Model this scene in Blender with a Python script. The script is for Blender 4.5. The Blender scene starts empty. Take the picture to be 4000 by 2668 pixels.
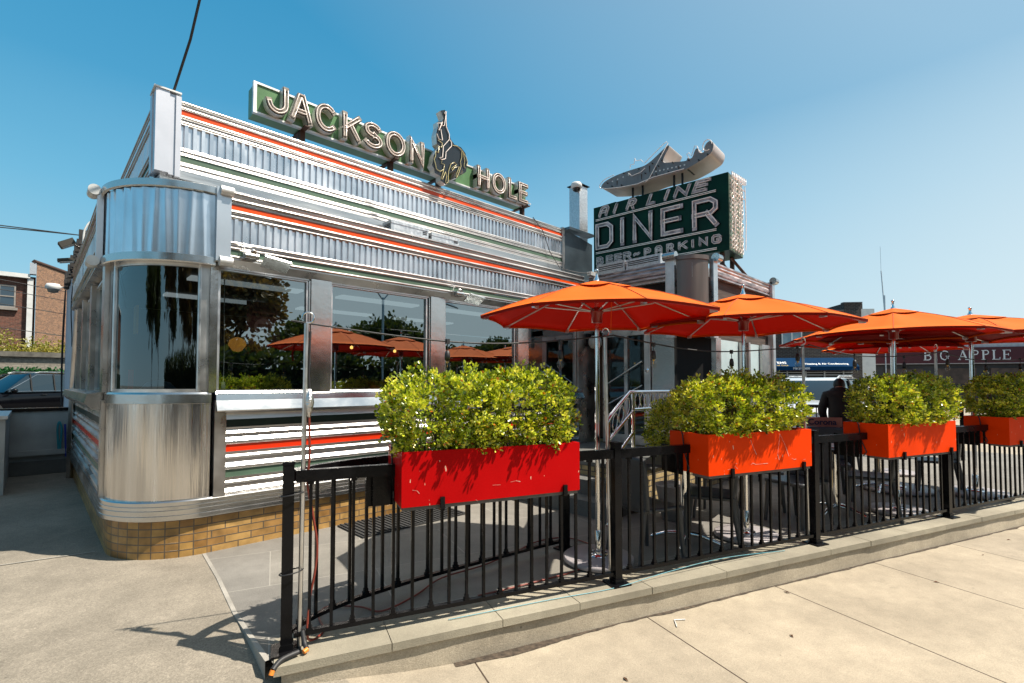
import bpy, math, random
from math import sin, cos, pi, radians as R
from mathutils import Vector, Matrix, noise as mnoise
random.seed(7)
S = bpy.context.scene
COL = S.collection
# ------------------------------------------------------------------ camera, light, exposure
cam_d = bpy.data.cameras.new('camera'); cam = bpy.data.objects.new('camera', cam_d); COL.objects.link(cam)
cam.location = (0, 0, 1.65); cam.rotation_euler = (R(90 + 1.915), 0, R(45.87 - 90))
cam_d.sensor_width = 36; cam_d.lens = 1929.8 / 4000 * 36; cam_d.shift_y = 0.0245
cam_d.clip_start = 0.05; cam_d.clip_end = 2000
S.camera = cam
S.render.engine = 'CYCLES'
SUN = Vector((.305, -.43, .85)).normalized()
el = math.asin(SUN.z)
w = bpy.data.worlds.new('World'); S.world = w; w.use_nodes = True
nt = w.node_tree; bg = nt.nodes['Background']
sky = nt.nodes.new('ShaderNodeTexSky'); sky.sky_type = 'NISHITA'; sky.sun_disc = False
sky.sun_elevation = el; sky.sun_rotation = math.atan2(SUN.x, SUN.y)
sky.altitude = 0; sky.air_density = 1.0; sky.dust_density = 0.35; sky.ozone_density = 1.0
# clear spring sky: Nishita blended with a measured elevation gradient and whitening towards the sun's side
def wn(t): return nt.nodes.new('ShaderNode' + t)
def wm(op, a, b=None, clamp=False):
    m = wn('Math'); m.operation = op; m.use_clamp = clamp
    for i_, v_ in enumerate((a, b)):
        if v_ is None: continue
        if isinstance(v_, (int, float)): m.inputs[i_].default_value = v_
        else: nt.links.new(v_, m.inputs[i_])
    return m.outputs[0]
wtc = wn('TexCoord'); wsp = wn('SeparateXYZ'); nt.links.new(wtc.outputs['Generated'], wsp.inputs[0])
wdt = wn('VectorMath'); wdt.operation = 'DOT_PRODUCT'; wdt.inputs[1].default_value = SUN; nt.links.new(wtc.outputs['Generated'], wdt.inputs[0]); sd = wdt.outputs['Value']
wr = wn('ValToRGB'); nt.links.new(wsp.outputs['Z'], wr.inputs[0])
wr.color_ramp.elements[0].color = (.52, .72, .82, 1); wr.color_ramp.elements[1].color = (.012, .07, .18, 1)
for p_, c_ in ((.17, (.30, .62, .80)), (.3, (.17, .51, .75)), (.45, (.075, .375, .64)), (.6, (.045, .315, .575))):
    e_ = wr.color_ramp.elements.new(p_); e_.color = (*c_, 1)
low = wm('SUBTRACT', 1, wm('DIVIDE', wsp.outputs['Z'], .45), True)
w1 = wm('MINIMUM', wm('MULTIPLY', wm('SUBTRACT', sd, .25, True), .75), .30)
w2 = wm('MULTIPLY', wm('MULTIPLY', low, wm('ADD', sd, .1, True)), 1.45)
wf = wm('ADD', w1, w2, True)
wmx = wn('Mix'); wmx.data_type = 'RGBA'; nt.links.new(wf, wmx.inputs[0]); nt.links.new(wr.outputs[0], wmx.inputs[6]); wmx.inputs[7].default_value = (.82, .92, .95, 1)
glow = wm('MULTIPLY', wm('POWER', wm('MAXIMUM', sd, 0), 8), .8)
gl3 = wn('VectorMath'); gl3.operation = 'SCALE'; gl3.inputs[0].default_value = (1, .95, .86); nt.links.new(glow, gl3.inputs['Scale'])
sk3 = wn('VectorMath'); sk3.operation = 'SCALE'; sk3.inputs['Scale'].default_value = .15; nt.links.new(sky.outputs[0], sk3.inputs[0])
mx2 = wn('Mix'); mx2.data_type = 'RGBA'; mx2.inputs[0].default_value = .05; nt.links.new(wmx.outputs[2], mx2.inputs[6]); nt.links.new(sk3.outputs[0], mx2.inputs[7])
fin = wn('VectorMath'); fin.operation = 'ADD'; nt.links.new(mx2.outputs[2], fin.inputs[0]); nt.links.new(gl3.outputs[0], fin.inputs[1])
nt.links.new(fin.outputs[0], bg.inputs[0]); bg.inputs[1].default_value = 0.56
sun_d = bpy.data.lights.new('sun', 'SUN'); sun = bpy.data.objects.new('sun', sun_d); COL.objects.link(sun)
sun_d.energy = 5.0; sun_d.angle = R(0.53); sun_d.color = (1, .92, .80)
sun.rotation_euler = (-SUN).to_track_quat('-Z', 'Y').to_euler(); sun.location = (5, -8, 14)
S.view_settings.view_transform = 'Standard'; S.view_settings.look = 'None'
S.view_settings.exposure = 0.82; S.view_settings.gamma = 1; S.view_settings.use_curve_mapping = False

# ------------------------------------------------------------------ materials
MATS = {}
ALB = .80
def nm(mt):
    mt.use_nodes = True
    return mt.node_tree.nodes, mt.node_tree.links, mt.node_tree.nodes['Principled BSDF']
def pm(name, col, rough=.5, metal=0., var=.12, scale=4., bump=0., bscale=60., rvar=0., stretch=None, spec=None, coat=0., emit=None, detail=5):
    """principled + noise variation of colour, roughness, bump"""
    if name in MATS: return MATS[name]
    if metal < .5: col = tuple(c * ALB for c in col[:3])
    mt = bpy.data.materials.new(name); n, l, b = nm(mt)
    tc = n.new('ShaderNodeTexCoord'); mp = n.new('ShaderNodeMapping')
    l.new(tc.outputs['Object'], mp.inputs[0])
    if stretch: mp.inputs['Scale'].default_value = stretch
    nz = n.new('ShaderNodeTexNoise'); nz.inputs['Scale'].default_value = scale; nz.inputs['Detail'].default_value = detail
    l.new(mp.outputs[0], nz.inputs['Vector'])
    rp = n.new('ShaderNodeMapRange'); rp.inputs[1].default_value = .3; rp.inputs[2].default_value = .7
    rp.inputs[3].default_value = 1 - var; rp.inputs[4].default_value = 1 + var
    l.new(nz.outputs[0], rp.inputs[0])
    mx = n.new('ShaderNodeVectorMath'); mx.operation = 'SCALE'; mx.inputs[0].default_value = col[:3]
    l.new(rp.outputs[0], mx.inputs['Scale']); l.new(mx.outputs[0], b.inputs['Base Color'])
    b.inputs['Metallic'].default_value = metal; b.inputs['Roughness'].default_value = rough
    if rvar:
        rr = n.new('ShaderNodeMapRange'); rr.inputs[1].default_value = .3; rr.inputs[2].default_value = .7
        rr.inputs[3].default_value = max(.02, rough - rvar); rr.inputs[4].default_value = min(1, rough + rvar)
        l.new(nz.outputs[0], rr.inputs[0]); l.new(rr.outputs[0], b.inputs['Roughness'])
    if bump:
        nb = n.new('ShaderNodeTexNoise'); nb.inputs['Scale'].default_value = bscale; nb.inputs['Detail'].default_value = 3
        l.new(mp.outputs[0], nb.inputs['Vector'])
        bp = n.new('ShaderNodeBump'); bp.inputs['Strength'].default_value = bump; bp.inputs['Distance'].default_value = .01
        l.new(nb.outputs[0], bp.inputs['Height']); l.new(bp.outputs[0], b.inputs['Normal'])
    if spec is not None: b.inputs['Specular IOR Level'].default_value = spec
    if coat: b.inputs['Coat Weight'].default_value = coat; b.inputs['Coat Roughness'].default_value = .08
    if emit: b.inputs['Emission Color'].default_value = (*emit[:3], 1); b.inputs['Emission Strength'].default_value = emit[3]
    MATS[name] = mt; return mt
STEEL = pm('stainless_steel', (.54, .535, .525), .2, 1, .06, 3, .10, 14, .06)
STEEL_R = pm('ribbed_steel', (.53, .515, .50), .30, 1, .14, 2.2, .2, 9, .08, stretch=(.5, 1, 4))
STEEL_V = pm('curved_steel_panel', (.62, .60, .58), .2, 1, .2, 14, .9, 26, .08, stretch=(1, 1, .04))
STEEL_D = pm('weathered_steel', (.50, .48, .46), .32, 1, .25, 4, .1, 12, .12)
GALV = pm('corrugated_steel', (.62, .64, .67), .32, 1, .14, 3, .12, 5, .08)
GALV2 = pm('galvanized_sheet', (.52, .54, .56), .42, .8, .2, 30, .05, 30, .1)
ALU = pm('mill_aluminium', (.62, .62, .62), .35, 1, .2, 6, .05, 20, .1)
CHROME = pm('chrome', (.8, .8, .8), .08, 1, .03, 3)
ORANGE_S = pm('orange_enamel_stripe', (.86, .085, .004), .32, 0, .06, 3, spec=.4)
RED_S = pm('red_enamel_stripe', (.80, .035, .004), .25, 0, .06, 3, spec=.5)
GREEN_S = pm('faded_green_stripe', (.095, .16, .11), .4, 0, .15, 4, spec=.4)
GREEN_D = pm('dark_green_stripe', (.006, .02, .015), .3, 0, .1, 4, spec=.4)
SIGN_G = pm('sign_green', (.10, .22, .09), .33, 0, .22, 5, spec=.4)
SIGN_DG = pm('sign_dark_green', (.001, .026, .013), .35, 0, .45, 2.5, spec=.15)
SIGN_EDGE = pm('sign_peeling_paint', (.09, .15, .10), .55, 0, .7, 7, .1, 40)
BLACKM = pm('black_powder_coat', (.006, .006, .007), .22, 0, .3, 8, .05, 40, .08, spec=.16)
BLACK = pm('matt_black', (.012, .012, .012), .6, 0, .2)
RUBBER = pm('black_rubber', (.02, .02, .022), .55, 0, .2, 6)
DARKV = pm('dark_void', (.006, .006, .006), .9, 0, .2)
NEON = pm('unlit_neon_glass', (1.1, .98, .90), .2, 0, .12, 20, spec=.6)
NEON_Y = pm('yellow_neon_glass', (.62, .55, .26), .2, 0, .12, 20, spec=.6)
LETF = pm('letter_face_beige', (.27, .24, .20), .6, 0, .35, 14)
LETS = pm('letter_side_aluminium', (.60, .60, .58), .42, .55, .2, 9)
LETR = pm('letter_rim_brown_shade', (.035, .022, .014), .6, 0, .3, 12)  # brown rim, darkened to stand for shade inside the open channel
LETW = pm('letter_face_lilac_white', (.36, .31, .32), .5, 0, .8, 11)
WHITEP = pm('white_paint', (.72, .72, .70), .5, 0, .08, 3, .05, 50)
PLANEM = pm('airplane_shaded_face', (.20, .19, .19), .4, .2, .18, 5, spec=.4, stretch=(2, 2, .5))  # airplane face, grey darkened as its unlit side
RUST = pm('rusty_steel', (.07, .035, .022), .7, .3, .4, 12, .2, 40)
RUSTW = pm('old_weathered_boards', (.07, .05, .04), .75, 0, .5, 6, .3, 30, stretch=(.4, .4, 6))
FAB = None
def fabric():
    global FAB
    mt = bpy.data.materials.new('orange_canvas'); n, l, b = nm(mt)
    out = n['Material Output']
    tc = n.new('ShaderNodeTexCoord'); nz = n.new('ShaderNodeTexNoise'); nz.inputs['Scale'].default_value = 3
    l.new(tc.outputs['Object'], nz.inputs[0])
    cr = n.new('ShaderNodeMapRange'); cr.inputs[3].default_value = .92; cr.inputs[4].default_value = 1.06; l.new(nz.outputs[0], cr.inputs[0])
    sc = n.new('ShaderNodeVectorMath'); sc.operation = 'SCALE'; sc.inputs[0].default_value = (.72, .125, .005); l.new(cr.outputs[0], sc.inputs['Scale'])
    ge = n.new('ShaderNodeNewGeometry'); mb_ = n.new('ShaderNodeMix'); mb_.data_type = 'RGBA'; l.new(ge.outputs['Backfacing'], mb_.inputs[0]); l.new(sc.outputs[0], mb_.inputs[6]); mb_.inputs[7].default_value = (.20, .004, .001, 1)   # underside of the same cloth, its shade and glow painted as deep red
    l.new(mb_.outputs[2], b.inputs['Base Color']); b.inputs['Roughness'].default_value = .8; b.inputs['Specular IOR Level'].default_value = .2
    nb = n.new('ShaderNodeTexNoise'); nb.inputs['Scale'].default_value = 2.2; nb.inputs['Detail'].default_value = 2; l.new(tc.outputs['Object'], nb.inputs[0])
    bp = n.new('ShaderNodeBump'); bp.inputs['Strength'].default_value = .5; bp.inputs['Distance'].default_value = .03; l.new(nb.outputs[0], bp.inputs['Height']); l.new(bp.outputs[0], b.inputs['Normal'])
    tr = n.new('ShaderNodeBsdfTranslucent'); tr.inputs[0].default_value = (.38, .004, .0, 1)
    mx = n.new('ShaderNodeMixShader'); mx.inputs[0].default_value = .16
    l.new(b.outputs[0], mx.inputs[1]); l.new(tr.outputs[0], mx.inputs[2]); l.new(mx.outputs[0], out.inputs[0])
    FAB = mt; return mt
fabric()
def planter_mat(name, col):
    mt = pm(name, col, .4, 0, .10, 2.5, .03, 6, spec=.06)
    n, l, b = nm(mt)
    # pale scratches and chips that belong to the paint
    src = b.inputs['Base Color'].links[0].from_socket
    tc = n.new('ShaderNodeTexCoord'); mp = n.new('ShaderNodeMapping'); mp.inputs['Scale'].default_value = (1, 1, .35)
    mp.inputs['Rotation'].default_value = (.3, .5, .2); l.new(tc.outputs['Object'], mp.inputs[0])
    a = n.new('ShaderNodeTexNoise'); a.inputs['Scale'].default_value = 55; a.inputs['Detail'].default_value = 1; l.new(mp.outputs[0], a.inputs[0])
    c = n.new('ShaderNodeTexNoise'); c.inputs['Scale'].default_value = 5; l.new(tc.outputs['Object'], c.inputs[0])
    g1 = n.new('ShaderNodeMath'); g1.operation = 'GREATER_THAN'; g1.inputs[1].default_value = .74; l.new(a.outputs[0], g1.inputs[0])
    g2 = n.new('ShaderNodeMath'); g2.operation = 'GREATER_THAN'; g2.inputs[1].default_value = .55; l.new(c.outputs[0], g2.inputs[0])
    m = n.new('ShaderNodeMath'); m.operation = 'MULTIPLY'; l.new(g1.outputs[0], m.inputs[0]); l.new(g2.outputs[0], m.inputs[1])
    mx = n.new('ShaderNodeMix'); mx.data_type = 'RGBA'; l.new(m.outputs[0], mx.inputs[0]); l.new(src, mx.inputs[6]); mx.inputs[7].default_value = (.6, .35, .25, 1)
    l.new(mx.outputs[2], b.inputs['Base Color'])
    return mt
PL_RED = planter_mat('planter_crimson_paint', (.52, .003, .004))
PL_ORA = planter_mat('planter_orange_red_paint', (.92, .055, .002))
def glass(name, tint=(.55, .6, .6), ior=2.0, rough=.0):
    mt = bpy.data.materials.new(name); mt.use_nodes = True; n = mt.node_tree.nodes; l = mt.node_tree.links; n.clear()
    out = n.new('ShaderNodeOutputMaterial'); t = n.new('ShaderNodeBsdfTransparent'); t.inputs[0].default_value = (*tint, 1)
    g = n.new('ShaderNodeBsdfGlossy'); g.inputs[0].default_value = (.80, .95, 1, 1); g.inputs[1].default_value = rough
    tc = n.new('ShaderNodeTexCoord'); nz = n.new('ShaderNodeTexNoise'); nz.inputs['Scale'].default_value = .8; nz.inputs['Detail'].default_value = 1
    l.new(tc.outputs['Object'], nz.inputs[0])
    bp = n.new('ShaderNodeBump'); bp.inputs['Strength'].default_value = .12; bp.inputs['Distance'].default_value = .02; l.new(nz.outputs[0], bp.inputs['Height']); l.new(bp.outputs[0], g.inputs['Normal'])
    f = n.new('ShaderNodeFresnel'); ge = n.new('ShaderNodeNewGeometry'); mr_ = n.new('ShaderNodeMapRange'); mr_.inputs[3].default_value = ior; mr_.inputs[4].default_value = 1 / ior
    l.new(ge.outputs['Backfacing'], mr_.inputs[0]); l.new(mr_.outputs[0], f.inputs[0])   # same reflectance from both faces
    mx = n.new('ShaderNodeMixShader'); l.new(f.outputs[0], mx.inputs[0]); l.new(t.outputs[0], mx.inputs[1]); l.new(g.outputs[0], mx.inputs[2]); l.new(mx.outputs[0], out.inputs[0])
    MATS[name] = mt; return mt
GLASS = glass('window_glass', (.30, .34, .34), 3.3)
GLASS_C = glass('curved_window_glass', (.40, .43, .43), 2.25)
GLASS_K = glass('car_glass', (.06, .10, .11), 2.2)
GLASS_B = glass('bulb_glass', (.93, .9, .85), 1.4)
GLASS_T = glass('door_glass', (.4, .4, .4), 1.8)

def brick(name, c1, c2, mortar, bw=.215, bh=.075, ms=.01, off=.5, rough=.8, bump=.6, bias=0., wash=0.):
    mt = bpy.data.materials.new(name); n, l, b = nm(mt); c1, c2, mortar = [tuple(q * ALB for q in c_) for c_ in (c1, c2, mortar)]
    uv = n.new('ShaderNodeUVMap')
    br = n.new('ShaderNodeTexBrick'); br.offset = off; br.inputs['Scale'].default_value = 1
    br.inputs['Brick Width'].default_value = bw; br.inputs['Row Height'].default_value = bh; br.inputs['Mortar Size'].default_value = ms
    br.inputs['Mortar Smooth'].default_value = .2; br.inputs['Bias'].default_value = bias
    br.inputs['Color1'].default_value = (*c1, 1); br.inputs['Color2'].default_value = (*c2, 1); br.inputs['Mortar'].default_value = (*mortar, 1)
    l.new(uv.outputs[0], br.inputs[0])
    nz = n.new('ShaderNodeTexNoise'); nz.inputs['Scale'].default_value = 9; nz.inputs['Detail'].default_value = 6; l.new(uv.outputs[0], nz.inputs[0])
    mr = n.new('ShaderNodeMapRange'); mr.inputs[1].default_value = .3; mr.inputs[2].default_value = .7; mr.inputs[3].default_value = .65; mr.inputs[4].default_value = 1.25; l.new(nz.outputs[0], mr.inputs[0])
    sc = n.new('ShaderNodeVectorMath'); sc.operation = 'SCALE'; l.new(br.outputs[0], sc.inputs[0]); l.new(mr.outputs[0], sc.inputs['Scale'])
    l.new(sc.outputs[0], b.inputs['Base Color']); b.inputs['Roughness'].default_value = rough
    ad = n.new('ShaderNodeMath'); ad.operation = 'MULTIPLY_ADD'; ad.inputs[1].default_value = .25; l.new(nz.outputs[0], ad.inputs[0])
    iv = n.new('ShaderNodeMath'); iv.operation = 'SUBTRACT'; iv.inputs[0].default_value = 1; l.new(br.outputs['Fac'], iv.inputs[1]); l.new(iv.outputs[0], ad.inputs[2])
    bp = n.new('ShaderNodeBump'); bp.inputs['Strength'].default_value = bump; bp.inputs['Distance'].default_value = .01; l.new(ad.outputs[0], bp.inputs['Height']); l.new(bp.outputs[0], b.inputs['Normal'])
    MATS[name] = mt; return mt
BR_CORNER = brick('tan_glazed_tile_square', (.46, .27, .08), (.28, .14, .038), (.13, .10, .07), .105, .063, .005, 0., .35)
BR_STR = brick('tan_glazed_brick', (.50, .30, .10), (.30, .155, .045), (.13, .10, .07), .21, .063, .005, .5, .4)
BR_PALE = brick('pale_tan_brick', (.48, .36, .18), (.40, .29, .13), (.10, .085, .07), .20, .065, .008, .5, .6)
BR_ORANGE = brick('orange_brown_brick', (.42, .20, .10), (.20, .085, .05), (.30, .22, .15), .22, .075, .014, .5)
BR_RED = brick('dark_red_brick', (.20, .06, .035), (.10, .035, .025), (.16, .10, .07), .22, .075, .014, .5)
BR_BROWN = brick('dark_brown_brick', (.055, .035, .028), (.03, .02, .018), (.12, .11, .10), .30, .10, .018, .5)
BLOCK = brick('cinder_block', (.34, .30, .24), (.20, .18, .15), (.22, .2, .17), .80, .28, .012, .5)

def concrete(name, col, joints=None, speck=.0, rot=0., stain=.3, rough=.85, jw=.006, jcol=(.05, .04, .03), pits=0., peb=0.):
    mt = bpy.data.materials.new(name); n, l, b = nm(mt); col = tuple(c_ * ALB for c_ in col); jcol = tuple(c_ * ALB for c_ in jcol)
    tc = n.new('ShaderNodeTexCoord'); mp = n.new('ShaderNodeMapping'); l.new(tc.outputs['Object'], mp.inputs[0]); mp.inputs['Rotation'].default_value = (0, 0, rot)
    def ns(scale, det=6, rgh=.6):
        a = n.new('ShaderNodeTexNoise'); a.inputs['Scale'].default_value = scale; a.inputs['Detail'].default_value = det; a.inputs['Roughness'].default_value = rgh
        l.new(mp.outputs[0], a.inputs['Vector']); return a
    def rng(s, a0, a1, b0, b1):
        m = n.new('ShaderNodeMapRange'); m.inputs[1].default_value = a0; m.inputs[2].default_value = a1; m.inputs[3].default_value = b0; m.inputs[4].default_value = b1
        l.new(s, m.inputs[0]); return m.outputs[0]
    def mul(a, c):
        m = n.new('ShaderNodeMath'); m.operation = 'MULTIPLY'; l.new(a, m.inputs[0]); l.new(c, m.inputs[1]); return m.outputs[0]
    big = ns(1.1, 5); mid = ns(7, 6); fin = ns(140, 2); vf = ns(420, 1)
    f = mul(rng(big.outputs[0], .35, .68, 1 - stain, 1.08), rng(mid.outputs[0], .3, .7, .88, 1.08))
    f = mul(f, rng(fin.outputs[0], .3, .7, .93 - speck, 1.05 + speck))
    f = mul(f, rng(vf.outputs[0], .62, .72, 1, 1 - .35 * (speck > 0) - .1))
    def vor(scale, out='Distance', rnd_=1.):
        v = n.new('ShaderNodeTexVoronoi'); v.inputs['Scale'].default_value = scale; v.inputs['Randomness'].default_value = rnd_; l.new(mp.outputs[0], v.inputs['Vector']); return v.outputs[out]
    if pits:   # gum spots, pits and small stains
        for sc_, lim, dk in ((5.0, .045, .55), (16, .07, .62), (38, .10, .72)):
            f = mul(f, rng(vor(sc_), lim * .8, lim, 1 - (1 - dk) * pits, 1))
        st_ = ns(2.6, 8, .75); f = mul(f, rng(st_.outputs[0], .60, .72, 1, 1 - .28 * pits))
        ln = ns(.35, 3); f = mul(f, rng(ln.outputs[0], .35, .65, .90, 1.06))
    if peb:
        cl = vor(150, 'Color'); sx_ = n.new('ShaderNodeSeparateColor'); l.new(cl, sx_.inputs[0]); f = mul(f, rng(sx_.outputs[0], 0, 1, 1 - .32 * peb, 1 + .30 * peb))
        c2 = vor(60, 'Color'); s2_ = n.new('ShaderNodeSeparateColor'); l.new(c2, s2_.inputs[0]); f = mul(f, rng(s2_.outputs[1], .94, .97, 1, 1 + .22 * peb))
    sc = n.new('ShaderNodeVectorMath'); sc.operation = 'SCALE'; l.new(f, sc.inputs['Scale']); sc.inputs[0].default_value = col
    outc = sc.outputs[0]; h = fin.outputs[0]
    if joints:
        br = n.new('ShaderNodeTexBrick'); br.offset = joints[2]; br.inputs['Scale'].default_value = 1
        br.inputs['Brick Width'].default_value = joints[0]; br.inputs['Row Height'].default_value = joints[1]; br.inputs['Mortar Size'].default_value = jw
        br.inputs['Mortar Smooth'].default_value = .3
        br.inputs['Color1'].default_value = (1.06, 1.04, 1.0, 1); br.inputs['Color2'].default_value = (.86, .86, .87, 1); br.inputs['Mortar'].default_value = (1, 1, 1, 1)
        mp2 = n.new('ShaderNodeMapping'); l.new(tc.outputs['Object'], mp2.inputs[0]); mp2.inputs['Rotation'].default_value = (0, 0, rot)
        if len(joints) > 3: mp2.inputs['Location'].default_value = (joints[3], joints[4], 0)
        l.new(mp2.outputs[0], br.inputs[0])
        mm = n.new('ShaderNodeVectorMath'); mm.operation = 'MULTIPLY'; l.new(outc, mm.inputs[0]); l.new(br.outputs[0], mm.inputs[1])
        mx = n.new('ShaderNodeMix'); mx.data_type = 'RGBA'; l.new(br.outputs['Fac'], mx.inputs[0]); l.new(mm.outputs[0], mx.inputs[6]); mx.inputs[7].default_value = (*jcol, 1)
        outc = mx.outputs[2]
        iv = n.new('ShaderNodeMath'); iv.operation = 'MULTIPLY_ADD'; iv.inputs[1].default_value = -1.2; l.new(br.outputs['Fac'], iv.inputs[0]); l.new(fin.outputs[0], iv.inputs[2]); h = iv.outputs[0]
    l.new(outc, b.inputs['Base Color']); b.inputs['Roughness'].default_value = rough; b.inputs['Specular IOR Level'].default_value = .3
    bp = n.new('ShaderNodeBump'); bp.inputs['Strength'].default_value = .35; bp.inputs['Distance'].default_value = .006; l.new(h, bp.inputs['Height']); l.new(bp.outputs[0], b.inputs['Normal'])
    MATS[name] = mt; return mt
FANG = math.atan2(-.341, .940)
SIDEWALK = concrete('sidewalk_concrete', (.43, .372, .288), (1.30, 60., 0., -1.02, 30.), .05, -FANG, .16, jw=.006, jcol=(.07, .05, .035), pits=.8, peb=.25)
DRIVE = concrete('driveway_concrete', (.30, .262, .208), None, .06, 0, .22, pits=.7, peb=.6)
PATIO = concrete('patio_bluestone', (.27, .255, .228), (1.5, .8, .5), .02, .32, .2, .7, .004, (.36, .34, .30), pits=.4)
COPING = concrete('coping_stone', (.40, .36, .275), None, .04, -FANG, .3, .75, pits=.5)
CEMENT = concrete('stained_cement', (.58, .50, .38), None, .05, 0, .42, pits=.9, peb=.4)
ASPHALT = concrete('asphalt', (.055, .055, .055), None, .2, 0, .3)
FARG = concrete('far_ground', (.20, .19, .17), None, .02, 0, .3)
STUCCO = pm('white_stucco', (.62, .61, .66), .8, 0, .08, 2, .3, 60)
WALLW = pm('painted_block_wall', (.42, .42, .40), .8, 0, .2, 2.5, .2, 40)
STEPST = concrete('step_stone', (.16, .16, .15), None, .06, 0, .35)
PLASTIC = pm('grey_chair_plastic', (.055, .062, .07), .38, 0, .1, 5)
TABLE = pm('table_top_laminate', (.06, .065, .07), .4, 0, .2, 12)
MARBLE = concrete('marble_base', (.50, .46, .47), None, .05, 0, .3, .35)
CORD_M = pm('orange_cord', (.22, .035, .02), .45, 0, .15, 8)
SOIL = pm('soil', (.02, .014, .01), .95, 0, .5, 40)
BARK = pm('bark', (.07, .05, .035), .9, 0, .4, 20)
CARB = pm('black_car_paint', (.002, .002, .003), .12, 0, .1, 3, spec=.35)
CARW = pm('white_car_paint', (.72, .72, .73), .2, 0, .02, 3, spec=.5, coat=1)
CARG = pm('grey_car_paint', (.30, .31, .32), .2, .4, .02, 3, coat=1)
TYRE = pm('tyre', (.015, .015, .015), .8)
LAMP_O = pm('amber_lens', (.6, .2, .02), .2)
CLOTH_BK = pm('black_hoodie_cloth', (.009, .009, .011), .75, 0, .3, 9, .4, 12)
HAIR = pm('black_hair', (.006, .005, .005), .45, 0, .3, 30, .4, 60)
SKIN = pm('skin', (.42, .22, .14), .5, 0, .1)

def leafmat(name, cols, rough=.35, transl=.35, spec=.5):
    mt = bpy.data.materials.new(name); n, l, b = nm(mt)
    at = n.new('ShaderNodeAttribute'); at.attribute_name = 'leafv'; at.attribute_type = 'GEOMETRY'
    cr = n.new('ShaderNodeValToRGB'); e = cr.color_ramp.elements
    e[0].position = 0; e[0].color = (*cols[0][1], 1); e[1].position = cols[-1][0]; e[1].color = (*cols[-1][1], 1)
    for p, c in cols[1:-1]:
        x = e.new(p); x.color = (*c, 1)
    l.new(at.outputs['Fac'], cr.inputs[0]); l.new(cr.outputs[0], b.inputs['Base Color']); b.inputs['Roughness'].default_value = rough
    b.inputs['Specular IOR Level'].default_value = spec
    tr = n.new('ShaderNodeBsdfTranslucent'); sc = n.new('ShaderNodeVectorMath'); sc.operation = 'MULTIPLY'; sc.inputs[1].default_value = (1.5, 1.5, .5); l.new(cr.outputs[0], sc.inputs[0]); l.new(sc.outputs[0], tr.inputs[0])
    mx = n.new('ShaderNodeMixShader'); mx.inputs[0].default_value = transl; l.new(b.outputs[0], mx.inputs[1]); l.new(tr.outputs[0], mx.inputs[2]); l.new(mx.outputs[0], n['Material Output'].inputs[0])
    MATS[name] = mt; return mt
LEAF = leafmat('boxwood_leaf', [(0, (.035, .06, .004)), (.35, (.15, .22, .010)), (.75, (.56, .60, .035)), (.955, (.85, .82, .12)), (.96, (.45, .12, .01)), (1, (.5, .17, .02))], .25, .22, .9)
LEAF_T = leafmat('tree_leaf', [(0, (.02, .035, .01)), (.6, (.05, .07, .018)), (1, (.09, .09, .03))], .5, .25)
LEAF_Y = leafmat('spring_leaf', [(0, (.14, .15, .02)), (.6, (.26, .24, .04)), (1, (.35, .28, .06))], .5, .3)
LEAF_H = leafmat('hedge_panel_leaf', [(0, (.01, .06, .02)), (.6, (.02, .13, .035)), (1, (.05, .2, .05))], .45, .15)
LEAF_R = leafmat('bare_twig_leaf', [(0, (.10, .055, .02)), (.6, (.20, .11, .04)), (1, (.28, .18, .06))], .7, .2)

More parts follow.
